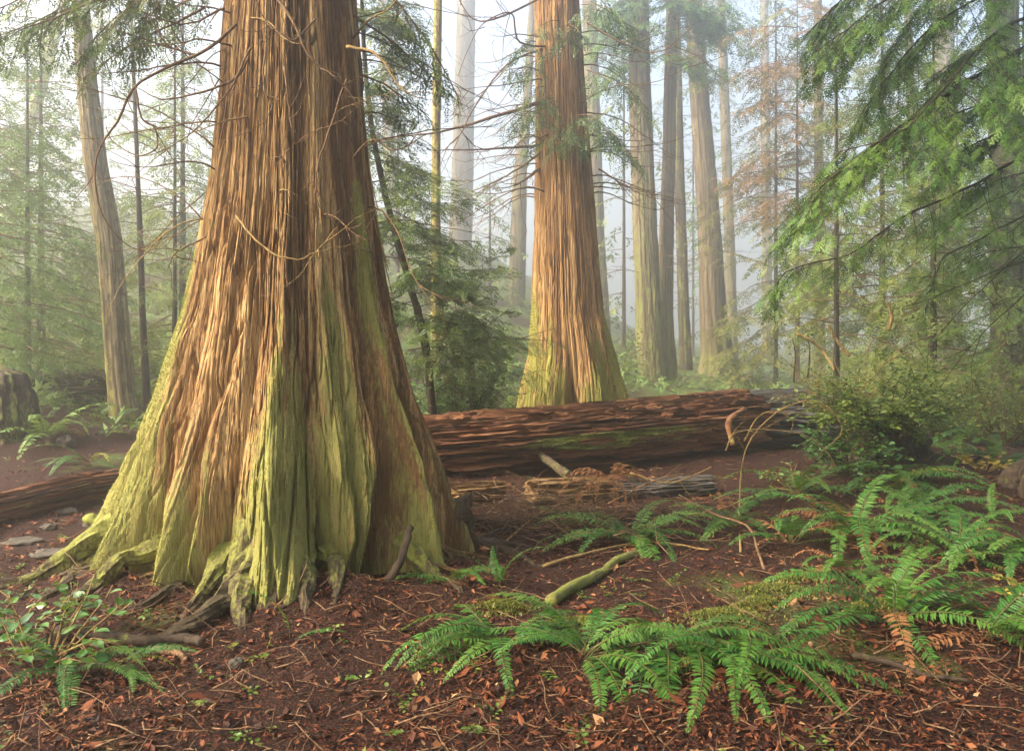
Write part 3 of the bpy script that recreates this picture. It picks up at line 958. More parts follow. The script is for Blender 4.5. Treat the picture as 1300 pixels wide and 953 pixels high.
# ------------------------------------------------------------------ second cedar behind the log
def second_cedar():
    d = 12.2
    x = (727 - 650) / F * d
    z0 = gz(x, d)
    t = thing('red_cedar', 'tall red cedar with split mossy foot rising behind the fallen log', 'tree', (x, d, z0))
    k = d / F
    rows = [(520, 150, 729), (500, 142, 728), (475, 128, 727), (450, 114, 726), (400, 95, 721), (300, 81, 718), (200, 71, 715), (100, 63, 711), (0, 57, 707)]
    rad = [(EYE - (y - HY) * k - z0, w * k / 2) for y, w, c in rows] + [(11, .24)]
    axis = [(EYE - (y - HY) * k - z0, (c - 727) * k, 0) for y, w, c in rows] + [(11, -.45, 0)]

    def moss(th, z, lob, n0):
        lim = np.interp(th, [-180, -90, -40, -10, 20, 50, 90, 180], [1.2, 2.6, 1.9, 1.0, 1.2, 1.9, 1.4, 1.2])
        return np.clip((lim - z) / 1.0 + 0.5 * n0 + (lob - .6) * .6 + .2, -.4, .92)
    mb = trunk_mesh(rad, 10.5, 400, 210, axis, [(-75, 34, 1), (-22, 18, .95), (18, 22, .9), (62, 26, 1), (110, 30, 1), (160, 25, 1), (215, 28, 1)],
                    [(0, .34), (.7, .26), (1.3, .14), (2.2, .06), (9, .04)], (.014, .008, .004), (6, 17, 38), (.5, 1.3, 3.), moss, 4.2, (0.0, .7), 1.25, warp=.25, strips=[(70, .014, .026, .25, .8), (130, .008, .014, .8, .6)], cracks=[(5, .5, .05, .05)], hollows=[(-6, 6, 1.3, .3), (30, 4, .8, .15)])
    mb.build('trunk', M['cedar_far'], t, smooth=False)
    moss_tufts(t, mb, 14000, .018, M['moss'], 3.0, .65)
    loc = np.array([x, d, z0])
    # bare limbs reaching toward the light gap
    for pth, r in [([(690, 128, 12.0), (640, 145, 11.8), (570, 165, 11.6), (503, 175, 11.4)], .035), ([(690, 185, 12.), (620, 190, 11.8), (540, 191, 11.5)], .022), ([(690, 190, 12.0), (650, 220, 11.7), (597, 246, 11.5)], .022),
                   ([(690, 62, 12.), (640, 85, 11.7), (600, 140, 11.5), (585, 170, 11.4), (565, 190, 11.3)], .018), ([(700, 60, 12.), (660, 55, 11.6), (650, 20, 11.4), (610, 40, 11.3), (583, 100, 11.3)], .018),
                   ([(760, 215, 12.), (800, 240, 11.8), (850, 252, 11.6)], .014), ([(700, -10, 12.), (640, 20, 11.5), (600, 25, 11.5), (575, -10, 11.4)], .022), ([(690, 212, 12.), (668, 228, 11.8), (652, 236, 11.7)], .03),
                   ([(690, 100, 12.), (640, 108, 11.7), (586, 114, 11.5)], .014), ([(745, 30, 12.), (800, 62, 11.7), (840, 70, 11.5), (880, 40, 11.3)], .016)]:
        pts = smooth_path([P(*p) for p in pth], 22) - loc
        s = MB()
        tube(s, pts + np.cumsum(RG.normal(size=pts.shape) * .004, axis=0), np.linspace(r, r * .25, 22), 6)
        for j in range(5):
            a = RG.integers(4, 20)
            curly(s, pts[a], unit(pts[a + 1] - pts[a]) + RG.normal(size=3) * .6, RG.uniform(.4, 1.1), .007, .5, .7, 9, 1)
        s.build('branch', M['twig'], t)
    for j in range(30):
        z = RG.uniform(3.4, 6.6)
        th = RG.choice([RG.uniform(-120, -40), RG.uniform(40, 130)])
        p = surf_point((0, 0), rad, axis, z, th)
        tt = math.radians(th)
        s = MB()
        curly(s, p, np.array([math.sin(tt), -math.cos(tt) * .6, .35]), RG.uniform(.9, 2.1), .012, 1.4, .9, 14, 3)
        s.build('branch', M['twig'], t)
    for px, py, az, L, cnt in [(690, 60, -60, .8, 3), (745, 20, 60, 1.0, 4), (700, 125, -30, .5, 4), (720, 170, 10, .5, 4), (690, 150, -70, .9, 3), (750, 80, 80, .9, 3), (712, 45, 0, .6, 3), (740, 140, 60, .8, 3), (750, 175, 60, .8, 2)]:
        for j in range(cnt):
            p = P(px + RG.uniform(-15, 15), py + RG.uniform(-25, 25), d - .32)
            a = math.radians(az + RG.uniform(-40, 40))
            add_bough(t, M['cedar_leaf'], 'ced_mid', p, (math.sin(a), -math.cos(a), -.2), L * RG.uniform(.6, 1.2), kind='ced', droop=.6, hang=.6, size=.25, spacing=.085, side=.5, bare=.08, tint=.4, twigs=False)


second_cedar()


# ------------------------------------------------------------------ plain trunks
def simple_trunk(name, label, px, d, rows, mat, mossfn=None, cat='tree', bark=(.03, .015, .006), nt=64, nz=120, lobes=(), flute=((0, 0), (1, 0)), group=None, top=None, K=(4, 10, 20), seed=None, strips=()):
    """rows: (photo y, width px, centre px), lowest first"""
    x = (px - 650) / F * d
    z0 = gz(x, d)
    k = d / F
    t = thing(name, label, cat, (x, d, z0), group)
    rad = [(EYE - (y - HY) * k - z0, w * k / 2) for y, w, c in rows]
    axis = [(EYE - (y - HY) * k - z0, (c - px) * k, 0) for y, w, c in rows]
    if rad[0][0] > 0:
        rad = [(-.15, rad[0][1] * 1.05)] + rad
        axis = [(-.15, axis[0][1], 0)] + axis
    ztop = top if top else min(EYE + 480 * k - z0, HAZE_TOP - 1.5 - z0)
    sl_ = (rad[-1][1] - rad[-2][1]) / (rad[-1][0] - rad[-2][0])
    if ztop > rad[-1][0]:
        da = (axis[-1][1] - axis[-2][1]) / (axis[-1][0] - axis[-2][0])
        e = ztop - rad[-1][0]
        rad.append((ztop, max(rad[-1][1] + sl_ * e, rad[-1][1] * .7)))
        axis.append((ztop, axis[-1][1] + da * e, 0))
    mb = trunk_mesh(rad, ztop, nt, nz, axis, lobes, flute, bark, K, (.6, 1.3, 3), mossfn, seed if seed is not None else RG.uniform(0, 50), None, 1.1, strips=strips)
    mb.build('trunk', mat, t)
    return t, rad, axis, z0


def lowmoss(h, amt=.8):
    return lambda th, z, lob, n0: np.clip((h - z) / (h * .6) * .6 + .5 * n0 + .1, -.4, amt)


def allmoss(a):
    return lambda th, z, lob, n0: a + .5 * n0


def dead_twigs(t, rad, axis, n, zr, L, r=.008, sides=True, mat=None, droop=.5, up=.5):
    for j in range(n):
        z = RG.uniform(*zr)
        th = RG.choice([RG.uniform(-120, -30), RG.uniform(30, 120)]) if sides else RG.uniform(-180, 180)
        p = surf_point((0, 0), rad, axis, z, th)
        tt = math.radians(th)
        s = MB()
        curly(s, p, np.array([math.sin(tt), -math.cos(tt), RG.uniform(-.1, .35)]), RG.uniform(*L), r, droop, up, 12, 3, .25)
        s.build('branch', mat or M['twig'], t)


# leaning alder on the left, and the thin dark sapling beside it
alder = simple_trunk('alder_tree', 'pale leaning alder with patchy bark standing over the low rotten log', 163, 12.0,
                     [(560, 46, 163), (530, 38, 160), (500, 33, 155), (400, 30, 147), (300, 30, 138), (200, 27, 121), (100, 23, 110), (0, 20, 102)], M['alder'],
                     lambda th, z, lob, n0: np.clip(.35 - .12 * z + .5 * n0 + .3 * (th < -20), -.4, .8), bark=(.02, .008, .003), nt=110, nz=220, lobes=[(-60, 30, 1), (20, 28, .9), (90, 30, 1), (180, 40, 1)], flute=[(0, .25), (.8, .12), (2, .05), (9, .04)])
dead_twigs(*alder[:3], 10, (2.5, 6), (.5, 1.4), .006)
sap = simple_trunk('sapling', 'thin dark sapling stem close beside the leaning alder', 187, 12.6, [(560, 12, 188), (500, 10, 186), (400, 8, 181), (300, 7, 178), (200, 5, 174)], M['dark_bark'], top=9.5, nt=16, nz=60, bark=(.006, .003, .001))
for j in range(14):
    z = RG.uniform(.6, 5.2)
    a = RG.uniform(0, 6.28)
    add_bough(sap[0], M['hemlock_pale'], 'hem_mid', np.array(sap[0].location) + [0.0, 0, z] + np.array([float(interp([(q[0], q[1]) for q in sap[2]], z)), 0, 0]), (math.cos(a), math.sin(a), .05), RG.uniform(.5, 1.1), droop=.4, size=.2, spacing=.14, tint=.5, twigs=False)
pole = simple_trunk('pole_tree', 'slim straight yellow-green trunk rising out of the dark young cedar', 553, 12.6, [(560, 13, 553), (300, 12, 553), (150, 11, 554), (0, 10, 556)], M['alder'], allmoss(.55), nt=28, nz=100, bark=(.008, .004, .002))
dead_twigs(*pole[:3], 6, (3.5, 6), (.4, .9), .004)

twin = simple_trunk('fir_tree', 'thick grey-green fir with furrowed bark beside a slimmer crossing trunk', 826, 26.0, [(505, 48, 830), (480, 38, 827), (400, 33, 823), (300, 31, 819), (200, 29, 815), (100, 27, 812), (0, 24, 811)], M['grey_bark'], lowmoss(7.5, .5), nt=110, nz=240, strips=[(34, .03, .04, .5, .8)], bark=(.03, .015, .006), flute=[(0, .2), (1, .08), (9, .04)], lobes=[(-50, 30, 1), (30, 35, 1), (110, 40, 1), (200, 40, 1)])
dead_twigs(*twin[:3], 16, (3, 9.5), (.8, 2.2), .009)
slim = simple_trunk('fir_tree', 'slim brown fir leaning across the thick fir with furrowed bark', 847, 26.8, [(505, 42, 848), (480, 30, 845), (400, 20, 844), (300, 18, 846), (200, 16, 849), (100, 15, 851), (0, 13, 853)], M['grey_bark'], lowmoss(5, .45), nt=80, nz=200, bark=(.03, .015, .006))
dead_twigs(*slim[:3], 20, (3, 9.5), (.6, 1.8), .008)
flare = simple_trunk('cedar_tree', 'misty brown cedar with a bell-shaped foot past the far end of the fallen log', 910, 31.0, [(500, 80, 910), (480, 60, 911), (450, 44, 910), (400, 34, 905), (300, 29, 901), (200, 26, 894), (100, 23, 886), (0, 20, 880)], M['grey_bark'], lowmoss(1.6, .6), nt=110, nz=200, bark=(.04, .02, .008), flute=[(0, .3), (1, .2), (2.5, .06), (9, .04)], lobes=[(-70, 26, 1), (-15, 24, .95), (35, 22, .9), (85, 28, 1), (150, 30, 1), (220, 30, 1)])
dead_twigs(*flare[:3], 22, (2.5, 10), (1, 3), .01)
far_specs = [
    ('faint straight trunk just behind the second cedar', 757, 26, [(450, 24, 765), (300, 21, 757), (0, 18, 748)], 'grey_bark'),
    ('slender dark trunk half hidden by the slim brown fir', 868, 24, [(490, 18, 872), (400, 14, 868), (200, 12, 862), (0, 10, 858)], 'dark_bark'),
    ('broad pale trunk almost lost in the bright fog', 588, 36, [(320, 30, 584), (200, 27, 588), (0, 23, 592)], 'grey_bark'),
    ('mossy misty trunk on the slope with a bent top', 655, 26, [(410, 22, 655), (300, 20, 658), (220, 17, 660), (150, 12, 668), (0, 8, 676)], 'grey_bark'),
    ('pale trunk in fog seen past the giant cedar', 493, 34, [(330, 16, 505), (200, 16, 495), (0, 14, 487)], 'grey_bark'),
    ('pale greenish trunk just past the bell-footed cedar', 926, 32, [(470, 15, 930), (300, 13, 926), (0, 11, 915)], 'grey_bark'),
    ('thin tan trunk rising behind the broken stump shrub', 1040, 22, [(520, 13, 1041), (300, 12, 1040), (0, 9, 1038)], 'grey_bark'),
    ('slender trunk in blue haze behind the leafy shrub', 1165, 24, [(500, 12, 1170), (300, 11, 1162), (0, 9, 1152)], 'grey_bark'),
    ('wide hazy trunk between two slender ones in blue haze', 1204, 26, [(500, 30, 1206), (300, 28, 1204), (0, 24, 1196)], 'grey_bark'),
    ('stout dark trunk at the frame edge under green boughs', 1282, 14.5, [(520, 66, 1284), (480, 50, 1282), (400, 42, 1282), (200, 38, 1278), (0, 34, 1272)], 'dark_bark'),
    ('faint bluish trunk in the gap beyond the log end', 975, 40, [(470, 13, 975), (0, 10, 970)], 'grey_bark'),
    ('leaning whitish trunk above the hazy hemlock on the slope', 40, 24, [(420, 15, -15), (200, 14, 28), (60, 13, 66), (0, 12, 82)], 'alder'),
]
FAR = {}
for lab, px, d, rows, m in far_specs:
    d = d * 1.32 if d > 20 else d
    tr = simple_trunk('misty_tree' if d > 15 else 'dark_tree', lab, px, d, rows, M[m], allmoss(.3 if d > 15 else .0), group='trunks standing in the fog' if d > 15 else None, nt=40, nz=80, bark=(.03, .015, .006))
    FAR[px] = tr
    if d < 42:
        dead_twigs(*tr[:3], 9, (3.0, 9.0), (.7, 2.2), .009)


# ------------------------------------------------------------------ hemlocks and their boughs
def hemlock_tree(label, px, d, zlo, ztop, n, L, leaf, proto='hem_far', size=.28, rtrunk=.075, az=(0, 360), spacing=.16, droop=.55, tint=.5, name='hemlock_tree', fill=.9, trunk_mat='dark_bark', top_taper=True, twigs=False, existing=None):
    if d > 18.5:
        d, zlo, ztop, L, size, spacing = d * 1.28, zlo * 1.1, ztop * 1.3, L * 1.28, size * 1.25, spacing * 1.2
    x = (px - 650) / F * d
    z0 = gz(x, d)
    if existing is None:
        t = thing(name, label, 'tree', (x, d, z0))
        rad = [(-.15, rtrunk * 1.3), (.6, rtrunk), (ztop, .006)]
        trunk_mesh(rad, ztop, 28, 90, None, (), ((0, 0), (1, 0)), (.02, .01, .004), (4, 9, 16), (.6, 1.3, 3), None, RG.uniform(0, 40)).build('trunk', M[trunk_mat], t)
    else:
        t = existing
    for j in range(n):
        f = (j + RG.random()) / n
        z = zlo + (ztop - zlo) * f
        a = math.radians(RG.uniform(*az))
        l = L * (1 - .75 * f if top_taper else 1) * RG.uniform(.6, 1.15)
        add_bough(t, leaf, proto, np.array([x, d, z0 + z]), (math.sin(a), -math.cos(a), RG.uniform(-.1, .25)), l, wood_mat=M['twig'], droop=droop, size=size, spacing=spacing, bare=.14, tint=tint + RG.normal() * .08, fill=fill, twigs=twigs)
    return t


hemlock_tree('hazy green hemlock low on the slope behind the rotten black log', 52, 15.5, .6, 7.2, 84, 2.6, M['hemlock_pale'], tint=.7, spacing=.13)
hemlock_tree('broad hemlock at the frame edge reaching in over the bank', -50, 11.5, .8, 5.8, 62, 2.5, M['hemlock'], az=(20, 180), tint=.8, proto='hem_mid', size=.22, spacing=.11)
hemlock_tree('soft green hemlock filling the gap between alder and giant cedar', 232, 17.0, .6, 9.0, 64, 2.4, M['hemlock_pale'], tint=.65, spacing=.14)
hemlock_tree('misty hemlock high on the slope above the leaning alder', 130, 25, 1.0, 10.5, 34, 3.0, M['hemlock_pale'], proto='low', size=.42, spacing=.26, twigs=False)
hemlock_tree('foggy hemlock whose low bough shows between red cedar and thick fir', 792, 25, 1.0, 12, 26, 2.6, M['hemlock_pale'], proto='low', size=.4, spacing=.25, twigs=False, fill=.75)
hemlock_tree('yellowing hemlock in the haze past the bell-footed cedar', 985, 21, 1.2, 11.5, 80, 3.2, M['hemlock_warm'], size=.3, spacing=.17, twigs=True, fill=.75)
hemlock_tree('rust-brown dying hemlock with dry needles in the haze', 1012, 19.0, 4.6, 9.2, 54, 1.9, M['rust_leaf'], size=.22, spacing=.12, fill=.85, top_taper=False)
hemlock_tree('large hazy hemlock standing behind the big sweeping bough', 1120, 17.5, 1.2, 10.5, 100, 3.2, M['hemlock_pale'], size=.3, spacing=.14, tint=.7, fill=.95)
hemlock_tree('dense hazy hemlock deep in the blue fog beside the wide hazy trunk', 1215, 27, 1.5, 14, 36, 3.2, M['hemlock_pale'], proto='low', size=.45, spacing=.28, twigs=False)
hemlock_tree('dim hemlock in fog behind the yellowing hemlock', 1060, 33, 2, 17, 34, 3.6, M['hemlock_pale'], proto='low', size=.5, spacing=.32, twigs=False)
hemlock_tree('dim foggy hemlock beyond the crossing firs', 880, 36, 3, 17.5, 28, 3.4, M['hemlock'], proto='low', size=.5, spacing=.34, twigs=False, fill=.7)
hemlock_tree('bright green hemlock shading the stout dark trunk', 1300, 12.5, 1.0, 7.5, 84, 2.6, M['hemlock'], proto='hem_mid', size=.22, spacing=.11, az=(-150, 30), tint=.9)

hemlock_tree('fresh green hemlock close behind the leaning alder', 35, 13.2, .5, 6.0, 50, 1.9, M['hemlock'], size=.26, spacing=.13, tint=.75, rtrunk=.05)
hemlock_tree('young feathery hemlock between sapling and giant cedar', 222, 13.8, .4, 6.4, 46, 1.4, M['hemlock_pale'], size=.24, spacing=.12, tint=.7, rtrunk=.04)
hemlock_tree('yellow-green hemlock rising just past the leafy shrub', 1185, 12.5, .6, 6.4, 56, 2.1, M['hemlock_pale'], size=.26, spacing=.13, tint=.75, rtrunk=.05)
hemlock_tree('airy hemlock behind the grey log end', 1062, 14.5, 1.2, 7.4, 44, 1.9, M['hemlock_warm'], size=.24, spacing=.15, tint=.6, rtrunk=.05, fill=.75)

hemlock_tree('misty hemlock on the slope behind the slim pole trunk', 505, 24, .6, 8.0, 30, 2.4, M['hemlock_pale'], proto='low', size=.36, spacing=.24, fill=.8)
hemlock_tree('low misty hemlock on the slope beside the second cedar', 622, 27, .4, 4.2, 26, 2.2, M['hemlock_pale'], proto='low', size=.34, spacing=.24, fill=.8)

# green tops on the crossing firs
for px, py, az, L, c in [(800, 30, -60, 1.6, 4), (815, 60, 20, 1.4, 4), (850, 40, 50, 1.6, 5), (870, 70, 60, 1.4, 4), (790, 70, -80, 1.6, 3), (840, 10, 0, 1.6, 5), (880, 20, 80, 1.8, 6), (800, -10, -50, 1.6, 5), (830, 0, 40, 1.6, 5), (790, 25, -90, 1.7, 4)]:
    for j in range(c):
        a = math.radians(az + RG.uniform(-40, 40))
        add_bough(twin[0] if px < 835 else slim[0], M['hemlock'], 'hem_far', P(826 if px < 835 else 850, py + RG.uniform(-25, 20), 26.0 if px < 835 else 26.8), (math.sin(a), -math.cos(a), .1), L * 1.45 * RG.uniform(.7, 1.2), droop=.7, size=.38, spacing=.15, tint=.6, twigs=False)
for j in range(16):
    a = math.radians(RG.uniform(-100, 100))
    add_bough(flare[0], M['hemlock_warm'], 'hem_far', P(890 + j % 3, RG.uniform(-20, 120), 31.0), (math.sin(a), -math.cos(a), .1), RG.uniform(1.2, 2.4), droop=.7, size=.3, spacing=.2, tint=.5, twigs=False)


def crown(tree, z0, z1, R, n, leaf, size):  # added out of view to darken the near ground and fog
    """unseen crown above the frame, put in for its shade: drooping sprays round limbs"""
    sp, w = Spray(), MB()
    for k in range(n // 40):
        f = (k + RG.random()) / (n / 40)
        z = z0 + (z1 - z0) * f
        a = RG.uniform(0, 6.283)
        L = R * (1 - .7 * f) * RG.uniform(.6, 1.1)
        pts = grow((0, 0, z), (math.sin(a), math.cos(a), .25), L, 8, .5, .15, .2)
        tube(w, pts, np.linspace(.05, .012, 9), 5)
        for j in range(40):
            i = RG.integers(1, 9)
            o = pts[i] + RG.normal(size=3) * np.array([.35, .35, .15]) * size
            b = RG.uniform(0, 6.283)
            sp.put(o, np.array([math.cos(b), math.sin(b), -.5]), np.array([0, 0, 1.]) + RG.normal(size=3) * .4, size * RG.uniform(.6, 1.2), float(RG.random()))
    o = w.build('limbs', M['dark_bark'], tree)
    f = MB()
    sp.fill(f, PROTO['low'])
    f.build('foliage', leaf, o, smooth=False)


# the great hemlock whose boughs sweep in from beyond the frame edge
def sweeping():
    x, y = 5.3, 6.7
    z0 = gz(x, y)
    t = thing('hemlock_tree', 'near hemlock outside the frame whose long dark boughs sweep in overhead', 'tree', (x, y, z0))
    rad = [(-.2, .36), (.5, .28), (7, .16), (12.5, .06)]
    trunk_mesh(rad, 12.5, 90, 130, None, [(-60, 40, 1), (40, 40, 1), (150, 50, 1)], [(0, .15), (1, .03), (7, .02)], (.03, .015, .006), (5, 12, 24), (.6, 1.3, 3), allmoss(.2), 8.8).build('trunk', M['dark_bark'], t)
    loc = np.array([x, y, z0])
    specs = [
        ([(1400, 20, 6.7), (1300, 62, 6.4), (1220, 112, 6.2), (1150, 160, 6.0), (1090, 205, 5.9), (1040, 245, 5.8), (1012, 288, 5.8)], .42, .022, .6),
        ([(1420, -10, 6.7), (1310, 20, 6.2), (1250, 60, 6.0), (1190, 130, 5.8), (1140, 175, 5.7), (1070, 200, 5.7)], .36, .016, .55),
        ([(1400, 60, 6.7), (1310, 92, 6.5), (1260, 130, 6.3), (1200, 150, 6.2), (1120, 170, 6.2)], .36, .014, .6),
        ([(1420, 150, 6.7), (1300, 200, 6.5), (1230, 238, 6.4), (1150, 275, 6.3), (1085, 320, 6.3), (1000, 345, 6.3), (985, 380, 6.3)], .24, .014, .5),
        ([(1380, -70, 6.7), (1240, -40, 6.2), (1140, -10, 6.0), (1080, 30, 6.0), (1035, 70, 6.0)], .35, .014, .55),
        ([(1400, 230, 6.8), (1300, 280, 6.9), (1240, 310, 6.9), (1200, 330, 6.9), (1175, 395, 7.0)], .3, .012, .6),
        ([(1400, -100, 6.7), (1270, -60, 6.8), (1180, 0, 6.8), (1130, 60, 6.8), (1115, 95, 6.8)], .35, .012, .55),
        ([(1400, 190, 6.8), (1320, 215, 7.2), (1250, 240, 7.4), (1190, 290, 7.5)], .35, .012, .65),
        ([(1380, 300, 6.9), (1310, 310, 7.2), (1255, 320, 7.3), (1200, 345, 7.4), (1150, 350, 7.4)], .35, .01, .75),
        ([(1400, -70, 6.7), (1290, -25, 6.4), (1190, 35, 6.3), (1130, 100, 6.3), (1098, 150, 6.3)], .36, .012, .5),
        ([(1400, -150, 6.8), (1250, -90, 6.6), (1120, -40, 6.6), (1060, 10, 6.6), (1030, 45, 6.7)], .36, .012, .55),
        ([(1400, 20, 7.0), (1310, 55, 7.3), (1230, 100, 7.4), (1170, 160, 7.5)], .36, .010, .7),
        ([(1390, 110, 6.7), (1330, 150, 6.3), (1275, 165, 6.2), (1225, 190, 6.2), (1160, 205, 6.2)], .32, .01, .55),
    ]
    for pth, side, r, tint in specs:
        w, sp = MB(), Spray()
        path = smooth_path([P(*p) for p in pth], 26) - loc
        path += np.cumsum(RG.normal(size=path.shape) * .006, axis=0)
        bough(w, sp, None, None, 1, path=path, side=side, r0=r, size=.16, spacing=.056, bare=.2, tint=tint, hang=.42, fill=.92 if side > .3 else .6)
        o = w.build('bough', M['dark_bark'], t)
        f = MB()
        sp.fill(f, PROTO['hem_hi'])
        f.build('foliage', M['hemlock'], o, smooth=False)
    for k in range(12):
        s = MB()
        p0 = P(1400, RG.uniform(0, 330), 6.8) - loc
        curly(s, p0, (-1, RG.uniform(-.2, .2), RG.uniform(-.3, .1)), RG.uniform(1.2, 2.4), .008, .4, .1, 16, 4, .3)
        s.build('branch', M['dark_bark'], t)

    crown(t, 6.9, 12.5, 4.4, 2200, M['hemlock'], .7)


sweeping()


crown(bpy.data.objects['giant_cedar'], 8.0, 14, 4.4, 2400, M['cedar_leaf'], .8)
crown(bpy.data.objects['red_cedar'], 11, 17, 4.0, 1800, M['cedar_leaf'], .8)


def shade_tree(label, x, y, z0, z1, R, n):  # unseen hemlocks, added only to shade the foreground
    t = thing('hemlock_tree', label, 'tree', (x, y, gz(x, y)))
    trunk_mesh([(-.2, .4), (.5, .3), (z1, .08)], z1, 40, 60, None, [(-60, 40, 1), (40, 40, 1), (150, 50, 1)], [(0, .15), (1, .03), (z1, .02)], (.03, .015, .006), (5, 12, 24), (.6, 1.3, 3), None, x).build('trunk', M['grey_bark'], t)
    crown(t, z0, z1, R, n, M['hemlock'], .8)


shade_tree('tall unseen hemlock with a high dark crown, added behind the viewpoint for shade', -6.2, -2.8, 5.5, 13, 4.4, 2600)
shade_tree('broad unseen hemlock added for shade behind the viewpoint on the fern side', 3.5, -3.5, 5.0, 13, 5.0, 2800)
shade_tree('old unseen hemlock added for shade beside the fern bank outside the frame', 8.2, 2.2, 5.5, 14, 4.6, 2400)


# young cedar behind the great trunk
def young_cedar():
    base = G(556, 545)
    base[1] = 9.7
    base[0] = (556 - 650) / F * 9.7
    base[2] = gz(base[0], base[1])
    t = thing('young_cedar', 'young dark-stemmed cedar leaning behind the giant trunk above the log', 'tree', base)
    stem = smooth_path([base - [0, 0, .1], P(540, 440, 9.6), P(520, 360, 9.5), P(492, 260, 9.4), P(472, 160, 9.3), P(462, 60, 9.3), P(458, -60, 9.3)], 50) - base
    s = MB()
    tube(s, stem, np.linspace(.055, .02, 50), 12, rough=.3)
    s.build('trunk', M['dark_bark'], t)
    for k in range(96):
        i = int(RG.uniform(4, 48))
        p = stem[i] + base
        a = math.radians(RG.uniform(-60, 150) if k % 4 else RG.uniform(-180, 180))
        L = (1.2 if i < 26 else .7) * RG.uniform(.4, 1.15)
        add_bough(t, M['cedar_leaf'], 'ced_hi', p, (math.sin(a), -math.cos(a) * .7, RG.uniform(-.1, .4)), L, kind='ced', wood_mat=M['dark_bark'], droop=.3, hang=.3, size=.2, spacing=.062, side=.5, bare=.15, tint=.45 + .5 * RG.random(), r0=.006, tip_up=.2, wander=.4)
    for k in range(10):
        i = int(RG.uniform(4, 30))
        a = math.radians(RG.uniform(0, 120))
        add_bough(t, M['rust_leaf'], 'ced_mid', stem[i] + base, (math.sin(a), -math.cos(a), -.1), .5, kind='ced', droop=.8, hang=.9, size=.12, spacing=.1, side=.3, bare=.5, tint=.5, r0=.005)


young_cedar()
hemlock_tree('small dark cedar bush at the foot of the young leaning cedar', 600, 10.6, .15, 1.8, 44, 1.05, M['cedar_leaf'], proto='ced_mid', size=.17, rtrunk=.02, spacing=.1, name='young_cedar', droop=.6, top_taper=False)


# ------------------------------------------------------------------ logs
def log_object(mb_or_none, name, label, a, b, ra, rb, mat, mossfn=None, seed=0., nt=120, nz=260, bark=(.05, .03, .012), bend=0.0, cat='log', ends=True, group=None, flat=0.0, K=(4, 11, 26), cracks=((3, .5, .06, .04),), tufts=0):
    """log along local Z from a to b (world); returns its Empty and its trunk mesh"""
    a, b = np.asarray(a, float), np.asarray(b, float)
    L = np.linalg.norm(b - a)
    zd = unit(b - a)
    xd = unit(np.cross([0, 0, 1], zd))
    yd = np.cross(zd, xd)
    t = thing(name, label, cat, a, group)
    t.rotation_mode = 'QUATERNION'
    R = Matrix((xd, yd, zd)).transposed()
    t.rotation_quaternion = R.to_quaternion()
    rad = [(0, ra * .96), (.06 * L, ra), (.5 * L, (ra + rb) / 2), (L * .95, rb), (L, rb * .94)]
    axis = [(z, bend * math.sin(math.pi * z / L), .3 * bend * math.sin(2 * math.pi * z / L)) for z in np.linspace(0, L, 12)]
    mb = trunk_mesh(rad, L, nt, nz, axis, [(0, 50, 1), (80, 40, .95), (150, 45, 1), (-110, 45, .95)], [(0, .12), (L, .1)], bark, K, (.5, 1.1, 2.6), mossfn, seed, zmin=0.0, warp=.5, strips=[(46, .035 * ra / .3, .03 * ra / .3, 1.1, .7)], cracks=[(a_, b_, c_, d_ * ra / .3) for a_, b_, c_, d_ in cracks])
    v = mb.v[0].reshape(nz, nt, 3)
    an_ = np.arange(nt) / nt * 6.2832
    jag = (noise(np.cos(an_) * 2.5 + seed, np.sin(an_) * 2.5, 1.0) + .6 * noise(np.cos(an_) * 8 + seed, np.sin(an_) * 8, 2.0)) * .55 * ra
    zz_ = np.linspace(0, L, nz)[:, None]
    v[..., 2] += jag[None, :] * (np.exp(-zz_ / (.8 * ra)) + np.exp(-(L - zz_) / (.8 * ra)))
    mb.v[0] = v.reshape(-1, 3)
    if ends:
        for row, s in ((0, 1), (nz - 1, -1)):
            ring = v[row]
            c = ring.mean(0)
            vs = [ring]
            for f in (.75, .45, .2):
                rr = c + (ring - c) * f
                rr = rr + np.stack([np.zeros(nt), np.zeros(nt), s * .06 * (1 - f) * (1 + 2 * noise(rr[:, 0] * 20, rr[:, 1] * 20, seed))], 1)
                vs.append(rr)
            vs = np.concatenate(vs + [c[None] + [[0, 0, s * .06]]])
            q, tr = [], []
            for k in range(3):
                for j in range(nt):
                    j2 = (j + 1) % nt
                    q.append([k * nt + j, k * nt + j2, (k + 1) * nt + j2, (k + 1) * nt + j])
            for j in range(nt):
                tr.append([3 * nt + j, 3 * nt + (j + 1) % nt, 4 * nt])
            mb.add(vs, q, tr, tone=.3)
    mb.build('log_body', mat, t, smooth=False)
    if tufts:
        moss_tufts(t, mb, tufts, .016, M['moss'], L, .62)
    return t, R, a, L


_la = np.array([(470 - 650) / F * 8.35, 8.35, 0.30])
_lb = np.array([(955 - 650) / F * 10.6, 10.6, 0.36])
_la[2] += gz(_la[0], _la[1]) * .6
_lb[2] += gz(_lb[0], _lb[1]) * .6
_LL = np.linalg.norm(_lb - _la)


def log_moss(th, z, lob, n0):
    # world +X of log local points sideways; patch sits on the flank facing the camera
    f = z / _LL
    m = 1.7 * np.exp(-((f - .56) / .20) ** 4) * (.9 + .6 * n0) * np.exp(-((((th + 84 + 180) % 360) - 180) / 20) ** 4)
    return m + .3 * n0 * (m > .02) - .12


_lb[2] += .06
big_log = log_object(None, 'fallen_log', 'long rotting red-brown fallen log with a bright moss patch on its flank', _la, _lb, .315, .375, M['log'], log_moss, 3.3, 190, 360, (.05, .04, .022), K=(4, 13, 34), cracks=[(3, .5, .06, .06), (8, .9, .08, .035)], tufts=9000)


